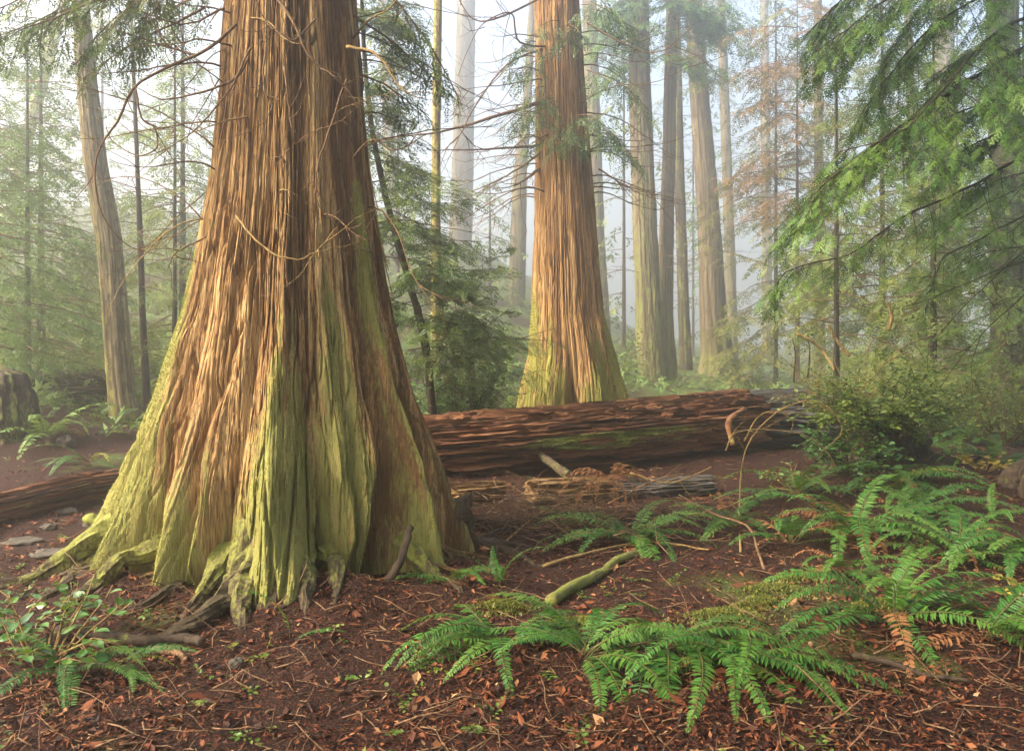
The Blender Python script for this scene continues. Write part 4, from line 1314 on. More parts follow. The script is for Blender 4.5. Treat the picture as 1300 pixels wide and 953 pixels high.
def log_local(lg, world):
    return np.asarray((lg[1].inverted() @ Vector(np.asarray(world) - lg[2])))


# peeling bark slabs on its crest, broken stub, hanging fibres
for k in range(58):
    z = RG.uniform(.5, _LL - .5) if k % 2 else _LL * RG.uniform(.45, .93)
    r = .315 + (.36 - .315) * z / _LL
    ln, w = RG.uniform(.1, .5), RG.uniform(.010, .05)
    a0 = math.radians(RG.uniform(150, 285))
    ys = np.linspace(-1, 1, 5)
    zs = np.linspace(0, ln, 7)
    top_, bot = [], []
    for zz in zs:
        ww = w * (.4 + .6 * math.sin(math.pi * (.1 + .85 * zz / ln))) * RG.uniform(.7, 1.2)
        for q_ in ys:
            an = a0 + q_ * ww / r
            rr = r - .002 + .03 * RG.random() + .015 * abs(q_)
            top_.append([rr * math.sin(an), -rr * math.cos(an), z + zz])
            bot.append([(rr - .03) * math.sin(an), -(rr - .03) * math.cos(an), z + zz])
    v = np.array(top_ + bot)
    q = []
    for i in range(6):
        for j in range(4):
            q.append([i * 5 + j, i * 5 + j + 1, i * 5 + j + 6, i * 5 + j + 5])
    for i in range(6):
        q += [[35 + i * 5, i * 5, i * 5 + 5, 40 + i * 5], [i * 5 + 4, 39 + i * 5, 44 + i * 5, i * 5 + 9]]
    s = MB()
    s.add(v, q, tone=RG.uniform(-.2, .4))
    s.build('bark_slab', M['log'], big_log[0], smooth=False)


def stub_on(lg, pix, r, mat, moss=0.2):
    s = MB()
    pts = smooth_path([log_local(lg, P(*p)) for p in pix], 12)
    tube(s, pts, np.linspace(r, r * .8, 12), 12, rough=.3, moss=moss, tone=.2)
    s.build('branch_stub', mat, lg[0])


stub_on(big_log, [(722, 604, 8.35), (702, 589, 8.6), (682, 574, 9.05)], .05, M['dark_bark'], .25)
stub_on(big_log, [(945, 520, 10.0), (925, 535, 9.7), (931, 565, 9.6)], .04, M['log'])

_ga = _lb + np.array([-.35, .06, .02])
_gb = np.array([(1085 - 650) / F * 10.9, 10.9, .42 + .6 * gz(4.6, 10.9)])
grey_log = log_object(None, 'fallen_log', 'weathered grey broken log lying end to end with the red-brown log', _ga, _gb, .36, .38, M['grey_log'], allmoss(-.1), 6.1, 110, 200, (.06, .03, .012))
_na, _nb = G(-110, 690), G(106, 634)
_na[2] += .10; _nb[2] += .10
low_log = log_object(None, 'fallen_log', 'low dark weathered log entering at the frame edge across bare litter', _na, _nb, .135, .13, M['log'], lambda th, z, lob, n0: .1 + .4 * n0, 9.4, 90, 200, (.02, .012, .006))
_nc, _nd = G(104, 634), G(250, 612)
_nc[2] += .10; _nd[2] += .10
log_object(None, 'fallen_log', 'short dark log piece running behind the giant root flare', _nc, _nd, .145, .14, M['log'], lambda th, z, lob, n0: .05 + .4 * n0, 12.4, 90, 140, (.02, .012, .006))
_ra, _rb = G(-20, 535), G(140, 540)
_ra[1] = _rb[1] = 13.2
_ra[0] = (-10 - 650) / F * 13.2; _rb[0] = (138 - 650) / F * 13.2
_ra[2] = gz(_ra[0], 13.2) + .22; _rb[2] = gz(_rb[0], 13.2) + .25
log_object(None, 'rotten_log', 'thick black rotten log on the bank before the hazy hemlock', _ra, _rb, .36, .33, M['dark_bark'], lowmoss(.2, .2), 15.4, 100, 140, (.09, .05, .02))
pa, pb = G(575, 640), G(640, 634)
pa[2] += .09; pb[2] += .10
log_object(None, 'log_chunk', 'short splintered pale log chunk against the dark underside of the log', pa, pb, .085, .07, M['pale_log'], allmoss(-.2), 2.9, 60, 80, (.03, .02, .01), cat='wood')
pa, pb = G(672, 640), G(775, 634)
pa[2] += .1; pb[2] += .1
log_object(None, 'log_chunk', 'longer split pale log chunk lying below the moss patch', pa, pb, .12, .11, M['pale_log'], allmoss(-.1), 7.7, 70, 120, (.035, .02, .01), cat='wood')
pa, pb = G(780, 632), G(905, 626)
pa[2] += .06; pb[2] += .08
log_object(None, 'log_chunk', 'grey weathered log chunk lying between dry fern and grey log', pa, pb, .1, .1, M['grey_log'], allmoss(-.2), 17.7, 60, 100, (.03, .02, .01), cat='wood')
pa, pb = G(575, 668), G(660, 672)
pa[2] += .03; pb[2] += .03
log_object(None, 'dead_limb', 'half sunk dark limb in litter beside the giant root flare', pa, pb, .05, .04, M['dark_bark'], allmoss(-.2), 27.7, 40, 80, (.01, .006, .003), cat='branch')


# stump under the leafy shrub
def stump(label, px, py, rows, mat, d, mossa=.2):
    x = (px - 650) / F * d
    z0 = gz(x, d)
    t = thing('stump', label, 'stump', (x, d, z0))
    trunk_mesh(rows, rows[-1][0], 90, 70, None, [(-60, 25, 1), (0, 25, .9), (50, 25, 1), (110, 30, 1), (180, 30, .9), (240, 30, 1)], [(0, .3), (rows[-1][0], .2)], (.08, .05, .02), (4, 10, 22), (.8, 2.5, 5), allmoss(mossa), px * .1, strips=[(30, .05, .04, 2, .8)], cracks=[(3, 1., .08, .08)]).build('stump_body', mat, t)
    return t


st = stump('dark broken stump buried under the leafy shrub', 1125, 560, [(-.2, .6), (0, .5), (.2, .42), (.36, .34), (.44, .05)], M['dark_bark'], 9.0, .2)
stump('dark mossy stump at the frame edge on the bank', -8, 500, [(-.2, .55), (0, .5), (.4, .42), (.8, .3), (.9, .05)], M['dark_bark'], 10.0, .4)
stump('low black stump in ferns at the frame edge beside yellow leaves', 1340, 620, [(-.2, .45), (0, .4), (.15, .34), (.26, .25), (.29, .04)], M['dark_bark'], 6.9, .0)


# ------------------------------------------------------------------ sticks and twigs
def stick(name, label, pix, r, mat, cat='stick', moss=0., n=26, subs=0, group=None, nn=8, ground=False):
    pts = []
    for p in pix:
        if len(p) == 2:
            g = G(*p)
            g[2] += r[0] * .7
            pts.append(g)
        else:
            pts.append(P(*p))
    base = pts[0]
    path = smooth_path(pts, n) - base
    path = path + np.cumsum(RG.normal(size=path.shape) * r[0] * .12, axis=0)
    s = MB()
    tube(s, path, np.linspace(r[0], r[1], n), nn, rough=.25, moss=moss)
    for k in range(subs):
        a = RG.integers(3, n - 3)
        curly(s, path[a], unit(path[a + 1] - path[a]) + RG.normal(size=3) * .6, RG.uniform(.15, .45), r[1] * 1.2, .3, .6, 9, 2)
    o = s.build(name, mat, None, True, base)
    tag(o, label, cat, group)
    return o


stick('dead_stick', 'dark rough stick leaning against the giant cedar foot', [(486, 757, 4.55), (500, 725, 4.58), (514, 695, 4.66), (523, 672, 4.78)], (.03, .018), M['dark_bark'], nn=10)
stick('mossy_branch', 'thick mossy branch lying on litter beyond the big front ferns', [(700, 770), (725, 756), (760, 738), (792, 716), (838, 700)], (.036, .022), M['moss_stick'], 'branch', .7, nn=12)
stick('arching_twig', 'tall pale bare twig arching before the grey log', [(940, 702), (939, 640, 6.9), (948, 570, 6.9), (985, 525, 6.9), (1030, 508, 6.9), (1062, 525, 6.9), (1071, 548, 6.9), (1045, 573, 6.9)], (.009, .003), M['pale_twig'], 'twig', subs=5)
stick('arching_twig', 'low pale twig bowed sideways through the tall arching one', [(921, 572, 6.9), (934, 549, 6.9), (975, 545, 6.9), (1022, 552, 6.9), (1050, 573, 6.9), (1062, 594, 6.9)], (.007, .003), M['pale_twig'], 'twig', subs=4)
stick('arching_twig', 'thin pale twig forming a small inner loop before the grey log', [(945, 560, 7.1), (962, 530, 7.1), (985, 522, 7.1), (1006, 535, 7.1), (1002, 552, 7.1)], (.007, .003), M['pale_twig'], 'twig', subs=2)
stick('bare_stem', 'long thin brown stem leaning through the ferns below the grey log', [(862, 628, 6.6), (905, 652, 6.1), (948, 668, 5.6), (962, 702, 5.2), (980, 752, 4.7), (1003, 792, 4.3), (1030, 822)], (.006, .012), M['twig'], 'stem', subs=3)
stick('fallen_stick', 'grey stick half buried under the big fern near the frame bottom', [(1080, 838), (1130, 850), (1180, 868), (1230, 872)], (.016, .008), M['dark_bark'], 'stick')
stick('fallen_stick', 'dark knobbly root-like stick in front of the glossy leaf plant', [(70, 812), (120, 815), (175, 822), (225, 818), (248, 826)], (.035, .02), M['dark_bark'], 'stick', nn=10)
stick('fallen_stick', 'short crooked stick beside the thick front root', [(195, 830), (225, 832), (238, 842)], (.02, .012), M['twig'], 'stick')
stick('fallen_stick', 'thin stick lying past the fern with dead fronds', [(1120, 770), (1200, 752), (1290, 768)], (.012, .006), M['twig'], 'stick')
stick('fallen_stick', 'upright short stub of wood near the small curled fern', [(318, 870, 3.6), (320, 850, 3.62), (322, 832, 3.65)], (.02, .022), M['pale_twig'], 'stick')
stick('exposed_root', 'grey root snaking down the bank from the black rotten log', [(-20, 505), (20, 525), (48, 545), (66, 566)], (.06, .03), M['twig'], 'root', .1, nn=10)
stick('fallen_stick', 'long thin stick across the litter beyond the mossy branch', [(690, 720), (760, 700), (830, 690), (900, 702)], (.012, .006), M['pale_twig'], 'stick')
stick('fallen_stick', 'dark limb slanting out of the twig heap under the log', [(600, 690), (640, 675), (700, 655), (760, 650)], (.022, .012), M['dark_bark'], 'stick')
for i, (pp, lab) in enumerate([([(610, 660), (650, 630, 7.0), (700, 632, 7.0), (745, 652)], 'thin bowed twig over the twig heap under the log'), ([(640, 690), (690, 650, 6.6), (735, 650, 6.6), (770, 672)], 'second bowed twig lower in the twig heap under the log'),
                               ([(770, 640, 7.3), (830, 610, 7.2), (870, 602, 7.2), (910, 612, 7.3)], 'thin dry twig across the grey log chunk'), ([(800, 600, 7.4), (850, 612, 7.3), (905, 592, 7.3)], 'forked dry twig by the brown dead fern')]):
    stick('dry_twig', lab, pp, (.008, .004), M['pale_twig'] if i % 2 else M['twig'], 'twig', subs=4)

# stiff dead stalks on the grey log end
for pix, lab in [([(1078, 452, 8.9), (1062, 430, 8.9), (1050, 412, 8.9)], 'broken pale stalk tilted above the leafy shrub'), ([(1128, 420, 8.7), (1132, 400, 8.7), (1126, 384, 8.7)], 'forked pale stalk at the top of the leafy shrub'),
                 ([(1008, 485, 10.3), (1010, 450, 10.3), (1006, 430, 10.3)], 'thin dark upright twig on the grey log'), ([(1026, 480, 10.3), (1028, 445, 10.3), (1024, 428, 10.3)], 'second thin dark upright twig on the grey log, closer to the shrub'),
                 ([(1012, 424, 9.2), (1030, 432, 9.2), (1046, 448, 9.2), (1060, 470, 9.0)], 'pale crooked stalk beside the thin dark upright twigs')]:
    stick('dead_stalk', lab, pix, (.02, .012) if 'pale' in lab else (.012, .006), M['pale_twig'] if 'pale' in lab else M['dark_bark'], 'stalk')


# ------------------------------------------------------------------ ferns
def frond_mesh(name, L=1.0, pairs=34, rise=50, droop=35, lmax=.115, wid=.5, mat=('fern', 'rachis'), seed=0, simple=False, limp=0.0, twist=.0, miss=.03, base=0.0):
    rn = np.random.default_rng(seed)
    n = 40
    an = np.radians(np.linspace(rise, -droop, n) + limp * np.sin(np.linspace(0, 4, n)))
    st_ = L / n
    pts = np.zeros((n + 1, 3))
    yaw = 0.0
    for i in range(n):
        yaw += twist / n + rn.normal() * .01
        pts[i + 1] = pts[i] + st_ * np.array([math.cos(an[i]) * math.cos(yaw), math.cos(an[i]) * math.sin(yaw), math.sin(an[i])])
    mb = MB()
    tube(mb, pts, np.linspace(.0045, .001, n + 1) * L ** .5, 4, m=1, tint=.4)
    V, Q, T, tint = [], [], [], []
    sp = (1 - .14) / pairs
    for i in range(pairs):
        t = .14 + .86 * i / pairs
        for s in (1, -1):
            if rn.random() < miss:
                continue
            tt = min(t + (s > 0) * sp * .4 + rn.normal() * .002, .995)
            k = tt * n
            a = min(int(k), n - 1)
            o = pts[a] + (pts[a + 1] - pts[a]) * (k - a)
            tg = unit(pts[a + 1] - pts[a])
            lat = unit(np.cross([0, 0, 1], tg)) * s
            up = np.cross(tg, lat) * s
            pl = L * lmax * min(1.0, .62 + (t - .14) * 2.4) * max(.06, (1 - t) ** .62 * 1.12 if t > .3 else (1 - .3) ** .62 * 1.12 + (.3 - t) * .5)
            pl *= rn.uniform(.85, 1.12)
            w = L * sp * wid * rn.uniform(.85, 1.1)
            fw = .16 + .25 * t + rn.normal() * .13
            dz = rn.uniform(-.28, .26)
            d = unit(lat + tg * fw + up * dz)
            e = unit(tg - d * np.dot(tg, d))
            dn = -up
            c0, c1, c2, tip = o, o + d * pl * .3, o + d * pl * .7 + dn * pl * .08, o + d * pl + dn * pl * .2 + tg * pl * .08
            b = len(V)
            fold = up * w * .25
            V += [c0, c1 - fold, c2 - fold, tip, c1 + e * w * .9, c2 + e * w * .7, c1 - e * w * .9, c2 - e * w * .7]
            if s > 0:
                T += [[b, b + 1, b + 4], [b, b + 6, b + 1], [b + 2, b + 3, b + 5], [b + 2, b + 7, b + 3]]
                Q += [[b + 1, b + 2, b + 5, b + 4], [b + 1, b + 6, b + 7, b + 2]]
            else:
                T += [[b, b + 4, b + 1], [b, b + 1, b + 6], [b + 2, b + 5, b + 3], [b + 2, b + 3, b + 7]]
                Q += [[b + 1, b + 4, b + 5, b + 2], [b + 1, b + 2, b + 7, b + 6]]
            tint += [float(np.clip(.45 + base + .35 * (rn.random() - .5) + .25 * t, 0, 1))] * 8
    mb.add(np.array(V), Q, T, tint=np.array(tint))
    o = mb.build(name, [M[mat[0]], M[mat[1]]], smooth=False)
    me = o.data
    bpy.data.objects.remove(o)
    return me


FR = {
    'green': [frond_mesh('frond', 1, 44, r, dr, .10, .52, seed=s, twist=tw, miss=.05, base=bt) for s, r, dr, tw, bt in ((1, 55, 30, .3, 0), (2, 40, 38, -.6, .12), (3, 62, 48, .25, -.15), (4, 30, 25, -.2, -.22), (5, 48, 60, .6, .05), (6, 68, 20, -.3, .2), (31, 35, 55, .5, -.3), (32, 50, 42, -.4, .3), (33, 20, 30, .2, -.1))],
    'dead': [frond_mesh('frond', 1, 26, r, dr, .10, .42, ('fern_dead', 'fern_dead'), seed=s, limp=12, twist=tw, miss=.2) for s, r, dr, tw in ((7, 25, 75, .3), (8, 10, 70, -.4), (9, 35, 85, .2))],
    'yellow': [frond_mesh('frond', 1, 32, r, dr, .11, .5, ('fern_yellow', 'rachis'), seed=s, twist=tw, miss=.08) for s, r, dr, tw in ((10, 35, 45, .3), (11, 50, 50, -.3))],
    'far': [frond_mesh('frond', 1, 20, r, dr, .13, .55, ('fern_far', 'rachis'), seed=s, twist=tw) for s, r, dr, tw in ((12, 55, 35, .2), (13, 40, 45, -.3), (14, 65, 50, .1))],
}


def fern(label, base, n, L, azs=None, kinds=('green',), dead=0, yellow=0, name='sword_fern', group=None, jit=.25, tilt=0, cat='fern'):
    """azs: list of azimuth ranges in degrees, 0 = toward the camera, 90 = +X"""
    t = thing(name, label, cat, base, group)
    tot = n + dead + yellow
    for i in range(tot):
        kind = kinds[0]
        if i >= n + dead:
            kind = 'yellow'
        elif i >= n:
            kind = 'dead'
        if azs and kind != 'dead':
            lo, hi = azs[i % len(azs)]
            a = RG.uniform(lo, hi)
        else:
            a = (i * 137.5 + RG.uniform(-25, 25)) % 360
        lst = FR[kind]
        f = link('frond', lst[RG.integers(0, len(lst))], t)
        s = L * RG.uniform(1 - jit, 1 + jit * .6) * (.8 if kind == 'dead' else 1)
        f.scale = (s, s, s)
        f.rotation_euler = (math.radians(RG.uniform(-18, 18)), math.radians(RG.uniform(-14, 14) + tilt), math.radians(a - 90))
        f.location = (RG.uniform(-.03, .03), RG.uniform(-.03, .03), 0)
        if kind != kinds[0]:
            f['label'] = 'dry brown frond' if kind == 'dead' else 'yellowing frond'
    return t


A_ALL = None
fern('big glossy sword fern sprawling at the bottom beside the mossy stones of litter', G(640, 822), 22, .70, [(-110, -50), (-60, 0), (60, 110), (-140, -90), (100, 140)], dead=2, tilt=12)
bpy.data.objects['sword_fern']['label'] = 'big glossy sword fern sprawling between the giant cedar foot and frame bottom'
fern('dense sword fern with long fronds sweeping over its sprawling neighbour', G(745, 836), 20, .74, [(60, 110), (70, 120), (-120, -60), (0, 60), (150, 200)], dead=2, tilt=12)
fern('large sword fern with a broad frond pointing down at the frame bottom', G(850, 824), 19, .72, [(20, 80), (50, 110), (-60, 20), (80, 120)], dead=2, tilt=12)
fern('sparse small sword fern growing beside the dark leaning stick', G(572, 742), 5, .48, [(-110, -60), (60, 120), (-20, 20), (100, 150), (-70, -30)])
fern('little fern with a single upright frond near the root tip', G(633, 748), 3, .42, [(-20, 30), (150, 210), (60, 90)], tilt=-25)
fern('neat sword fern fanning out behind the mossy branch', G(800, 690), 19, .8, None, dead=3)
fern('smaller sword fern crowded under the pale bowed twig', G(930, 668), 11, .6, [(-120, -60), (-60, 20), (60, 130), (130, 180)], dead=2)
fern('tall sword fern with many rusty dead fronds hanging below it', G(1085, 682), 15, .95, [(70, 110), (-115, -70), (100, 140), (-60, -20), (20, 60)], dead=12)
fern('drooping sword fern just below the one with rusty dead fronds', G(1075, 728), 10, .62, [(-70, 70), (-40, 40), (60, 100), (-100, -60)], dead=3)
fern('wide sword fern with long arching fronds near the corner', G(1130, 792), 16, .82, [(70, 115), (-110, -70), (50, 90), (-60, 0), (100, 140)], dead=3, yellow=1)
fern('dark sword fern hanging over the corner beyond the long arching one', G(1255, 812), 9, .8, [(20, 80), (-30, 40), (90, 140)], dead=2)
fern('sword fern spreading below the stump under the leafy shrub', G(1135, 618), 12, .85, [(70, 120), (-110, -70), (60, 100), (-40, 40)], dead=2, yellow=1)
fern('sword fern by the frame edge above the yellow leaves', G(1272, 590), 12, .9, [(-120, -60), (-40, 40), (60, 120), (140, 200)], yellow=1)
fern('pale green fern behind the sword fern by the frame edge', G(1225, 560), 9, .8, None, yellow=1)
fern('small fern tucked against the low black stump', G(1262, 660), 8, .5, None, dead=2)
fern('bright fern under the leaning alder foot', G(112, 590), 8, .75, [(-110, -60), (-60, 0), (60, 100)], yellow=1)
fern('two-fronded little fern curling out from the front root', G(368, 815), 2, .36, [(95, 115), (-60, -30)], tilt=-10)
fern('low leafy fern mixed with glossy leaves at the corner', G(90, 856), 8, .5, [(60, 110), (-40, 40), (-110, -60)])
fern('single bright frond cluster beside the corner leafy fern', G(150, 846), 4, .42, [(70, 110), (40, 80)], yellow=1)
fern('dry collapsed brown fern heap hanging by the split log chunk', G(772, 655) + np.array([0, 0, .32]), 0, .62, None, dead=22, name='dead_fern')
fern('withered tan fern at the foot of the tall arching twig', G(912, 640), 0, .5, None, dead=9, name='dead_fern')
fern('rusty dead fern beyond the wide leafy shrub', G(1222, 560) + np.array([.2, .4, .1]), 0, .6, None, dead=9, name='dead_fern')

fern('full sword fern nestled between the arching twig and stump', G(1010, 632), 12, .8, None, dead=3)
fern('sword fern with flat spread fronds before the stump', G(1160, 648), 12, .85, None, dead=4)
fern('low broad fern above the thin lying stick', G(1205, 705), 11, .75, None, dead=3)
fern('fern with upright middle fronds beside the wilted yellow plant', G(1180, 678), 9, .7, None, dead=2)
fern('fern squeezed between rusty fronds and the tall arching twig', G(1005, 690), 10, .7, None, dead=3)
fern('far fern on the flat past the yellow autumn plant', G(1180, 570), 10, .8, None, dead=1)
fern('broad fern at the frame edge just over the pale yellow leaves', G(1315, 715), 11, .85, [(-120, -60), (-90, -40), (0, 60)], dead=3)
fern('short fern in front of the split log chunks', G(720, 672), 6, .42, None, dead=1)
fern('wide low fern filling the bottom beside the broad down-pointing frond', G(940, 842), 15, .66, [(60, 110), (-100, -60), (30, 80), (-40, 30)], dead=2, tilt=12)

hill = [
    (60, 470, 'hillside fern just above the black rotten log'), (110, 455, 'hillside fern behind the leaning alder trunk'), (30, 440, 'highest hillside fern near the mossy stump'), (85, 425, 'pale hillside fern under the hazy hemlock'),
    (205, 470, 'hillside fern directly beside the thin dark sapling'), (225, 440, 'upper hillside fern past the thin dark sapling'), (200, 505, 'lower hillside fern between sapling and giant root flare'), (245, 415, 'small hillside fern hidden by the giant trunk edge'),
    (130, 490, 'fern leaning on the end of the black rotten log'), (10, 480, 'fern growing beside the dark mossy stump on the bank'), (60, 560, 'fern on the bank below the snaking root'), (170, 430, 'hazy fern high behind the sapling'),
    (640, 470, 'hazy fern just behind the small dark cedar bush'), (660, 440, 'foggy fern at the foot of the second cedar'), (600, 430, 'foggy fern on the bright slope'), (630, 405, 'faint fern on the slope near the mossy misty trunk'),
    (795, 475, 'hazy fern between red cedar and thick fir'), (785, 455, 'foggy fern uphill from the thick fir'), (955, 480, 'hazy fern past the bell-footed cedar'), (985, 472, 'foggy fern beyond the grey log'),
    (690, 420, 'faint fern high beside the second cedar trunk'), (570, 455, 'shaded fern under the young leaning cedar'), (1180, 505, 'hazy fern behind the leafy shrub'), (1235, 520, 'fern under the wide hazy trunk'), (1290, 530, 'fern at the stout dark trunk foot'),
]
for px, py, lab in hill:
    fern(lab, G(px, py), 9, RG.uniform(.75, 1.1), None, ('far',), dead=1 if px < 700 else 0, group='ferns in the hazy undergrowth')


# ------------------------------------------------------------------ broadleaf plants
def leaf_quad(L, w, seed=0):
    """one folded pointed leaf along +X, unit scale; 8 verts"""
    c = np.array([[0, 0, 0], [.3, 0, -.03], [.7, 0, -.02], [1, 0, -.1], [.3, .5, .04], [.7, .38, .02], [.3, -.5, .04], [.7, -.38, .02]])
    c[:, 1] *= w
    return c * L


LT = np.array([[0, 1, 4], [0, 6, 1], [2, 3, 5], [2, 7, 3], [1, 2, 5], [1, 5, 4], [1, 6, 7], [1, 7, 2]])


def leafy(mb, pts, size, gap, w=.55, tint=.5, droop=.2, m=0):
    seg = np.linalg.norm(np.diff(pts, axis=0), axis=1)
    cum = np.concatenate([[0], np.cumsum(seg)])
    L = cum[-1]
    n = max(2, int(L / gap))
    for i in range(n):
        t = L * (i + .5) / n
        k = min(np.searchsorted(cum, t) - 1, len(pts) - 2)
        k = max(k, 0)
        o = pts[k] + (pts[k + 1] - pts[k]) * (t - cum[k]) / (seg[k] + 1e-9)
        tg = unit(pts[k + 1] - pts[k])
        lat = unit(np.cross([0, 0, 1], tg)) * (1 if i % 2 else -1)
        x = unit(lat + tg * RG.uniform(.3, .9) + np.array([0, 0, RG.uniform(-droop, .25)]))
        nn = np.array([0, 0, 1.]) + RG.normal(size=3) * .35
        nn = unit(nn - x * np.dot(nn, x))
        y = np.cross(nn, x)
        v = leaf_quad(size * RG.uniform(.6, 1.2), w)
        mb.add(o + v[:, 0:1] * x + v[:, 1:2] * y + v[:, 2:3] * nn, None, LT, m, tint=float(np.clip(tint + RG.normal() * .2, 0, 1)))


def shrub(name, label, base, stems, h, spread, leaf, gap, leafmat, woodmat, w=.55, branches=5, cat='shrub', lean=(0, 0), tint=.5, droop=.25):
    t = thing(name, label, cat, base)
    for k in range(stems):
        a = RG.uniform(0, 2 * math.pi)
        d = np.array([math.cos(a) * spread + lean[0], math.sin(a) * spread + lean[1], 1.0])
        L = h * RG.uniform(.6, 1.15)
        pts = grow(np.array([math.cos(a) * .06, math.sin(a) * .06, -.03]), d, L, 12, droop, .3, 0)
        s = MB()
        tube(s, pts, np.linspace(.004 + .006 * h, .002, 13), 5)
        f = MB()
        leafy(f, pts[5:], leaf, gap * 1.5, w, tint)
        for b in range(branches):
            i = RG.integers(3, 12)
            dd = unit(pts[i + 1] - pts[i]) * .5 + RG.normal(size=3) * .8 * np.array([1, 1, .5])
            br = grow(pts[i], dd, L * RG.uniform(.25, .5), 7, .3, .3, 0)
            tube(s, br, np.linspace(.004, .0015, 8), 3)
            leafy(f, br, leaf, gap, w, tint)
        o = s.build('stem', woodmat, t)
        f.build('foliage', leafmat, o, smooth=False)
    return t


x_, y_ = (1118 - 650) / F * 8.4, 8.4
shrub('leafy_shrub', 'dense leafy huckleberry shrub growing out of the dark broken stump', (x_, y_, gz(x_, y_) + .35), 40, .9, .75, .06, .026, M['shrub_leaf'], M['dark_bark'], branches=9, droop=.5, tint=.72)
x_, y_ = (1070 - 650) / F * 8.9, 8.9
shrub('leafy_shrub', 'yellow-green twiggy shrub at the splintered end of the grey log', (x_, y_, gz(x_, y_) + .45), 20, .75, .7, .045, .04, M['shrub_leaf'], M['pale_twig'], branches=7, tint=.8)
shrub('leafy_shrub', 'dark green glossy shrub trailing off the stump toward ferns', (3.35, 7.9, gz(3.35, 7.9) + .1), 26, .6, 1.0, .07, .035, M['glossy_leaf'], M['dark_bark'], branches=5)
b_ = G(1005, 618)
shrub('small_plant', 'bright glossy seedling plant just before the grey log', b_, 8, .34, .7, .07, .05, M['glossy_leaf'], M['pale_twig'], branches=3, cat='plant', tint=.8)
b_ = G(52, 838)
shrub('glossy_plant', 'glossy evergreen plant with toothed leaves in the near corner', b_, 13, .36, .9, .072, .05, M['glossy_leaf'], M['pale_twig'], w=.62, branches=3, cat='plant', tint=.6)
b_ = G(15, 800)
shrub('glossy_plant', 'smaller glossy plant reaching in at the frame edge behind the corner one', b_, 8, .3, .9, .065, .05, M['glossy_leaf'], M['pale_twig'], w=.62, branches=3, cat='plant', tint=.65)
b_ = G(318, 828)
shrub('small_plant', 'tiny bright seedling at the foot of the front roots', b_, 3, .09, .8, .05, .03, M['shrub_leaf'], M['pale_twig'], branches=1, cat='plant', tint=.7)
b_ = G(1248, 600)
shrub('yellow_plant', 'yellow-leaved autumn plant among ferns at the frame edge', b_ + np.array([0, 0, .05]), 9, .24, .9, .06, .05, M['yellow_leaf'], M['pale_twig'], w=.9, branches=2, cat='plant')
b_ = G(1225, 690)
shrub('yellow_plant', 'thin plant with a few wilted yellow leaves below the frame-edge ferns', b_, 4, .3, .6, .045, .08, M['yellow_leaf'], M['pale_twig'], w=.8, branches=1, cat='plant')
b_ = G(1285, 755)
shrub('yellow_plant', 'low pale yellow leaves near the corner fern', b_, 5, .16, .9, .06, .07, M['yellow_leaf'], M['pale_twig'], w=.8, branches=1, cat='plant')
x_, y_ = (1272 - 650) / F * 11.0, 11.0
shrub('leafy_shrub', 'sunlit yellow-green bush at the foot of the stout dark trunk', (x_, y_, gz(x_, y_)), 26, 1.3, .55, .06, .05, M['shrub_leaf'], M['twig'], branches=8, tint=.75)
x_, y_ = (585 - 650) / F * 10.3, 10.3
shrub('leafy_shrub', 'fresh green leafy bush against the log beside the giant trunk', (x_, y_, gz(x_, y_)), 30, 1.35, .42, .075, .04, M['glossy_leaf'], M['dark_bark'], branches=8, tint=.75, droop=.4)
x_, y_ = (640 - 650) / F * 13.5, 13.5
shrub('leafy_shrub', 'hazy low bush between the young cedar and the second cedar', (x_, y_, gz(x_, y_)), 18, .9, .8, .07, .06, M['shrub_leaf'], M['twig'], branches=6, tint=.5)
x_, y_ = (95 - 650) / F * 17, 17
shrub('leafy_shrub', 'tan and green brush on the slope behind the alder', (x_, y_, gz(x_, y_)), 26, 1.3, .8, .1, .08, M['shrub_leaf'], M['twig'], branches=6, tint=.7)
x_, y_ = (790 - 650) / F * 24, 24
shrub('leafy_shrub', 'faint bush in the fog between red cedar and fir', (x_, y_, gz(x_, y_)), 18, 1.3, .9, .12, .09, M['shrub_leaf'], M['twig'], branches=5, tint=.4)
x_, y_ = (960 - 650) / F * 26, 26
shrub('leafy_shrub', 'foggy thicket bush behind the bell-footed cedar', (x_, y_, gz(x_, y_)), 22, 1.5, .9, .14, .1, M['shrub_leaf'], M['twig'], branches=5, tint=.4)
x_, y_ = (1215 - 650) / F * 16, 16
shrub('leafy_shrub', 'brown-green brush in haze under the large hazy hemlock', (x_, y_, gz(x_, y_)), 24, 1.1, .9, .09, .08, M['shrub_leaf'], M['twig'], branches=6, tint=.5)


# ------------------------------------------------------------------ stones
def stone(label, px, py, r, sq=(1, 1, .75), moss=0.0, seed=0):
    b = G(px, py)
    n, m = 28, 18
    th = np.arange(n) / n * 2 * math.pi
    ph = np.linspace(-math.pi / 2, math.pi / 2, m)
    T, PH = np.meshgrid(th, ph)
    d = np.stack([np.cos(PH) * np.cos(T), np.cos(PH) * np.sin(T), np.sin(PH)], -1)
    rr = r * (1 + .35 * noise(d[..., 0] * 1.6 + seed, d[..., 1] * 1.6, d[..., 2] * 1.6) + .1 * noise(d[..., 0] * 5 + seed, d[..., 1] * 5, d[..., 2] * 5))
    v = (d * rr[..., None] * np.array(sq)).reshape(-1, 3)
    i = np.arange(m - 1)[:, None] * n
    j = np.arange(n)[None, :]
    q = np.stack([i + j, i + (j + 1) % n, i + n + (j + 1) % n, i + n + j], -1).reshape(-1, 4)
    s = MB()
    s.add(v, q, moss=np.clip(moss * (.4 + d[..., 2].ravel()), 0, 1))
    tag(s.build('stone', M['rock'], None, True, b + [0, 0, r * sq[2] * .35]), label, 'stone')


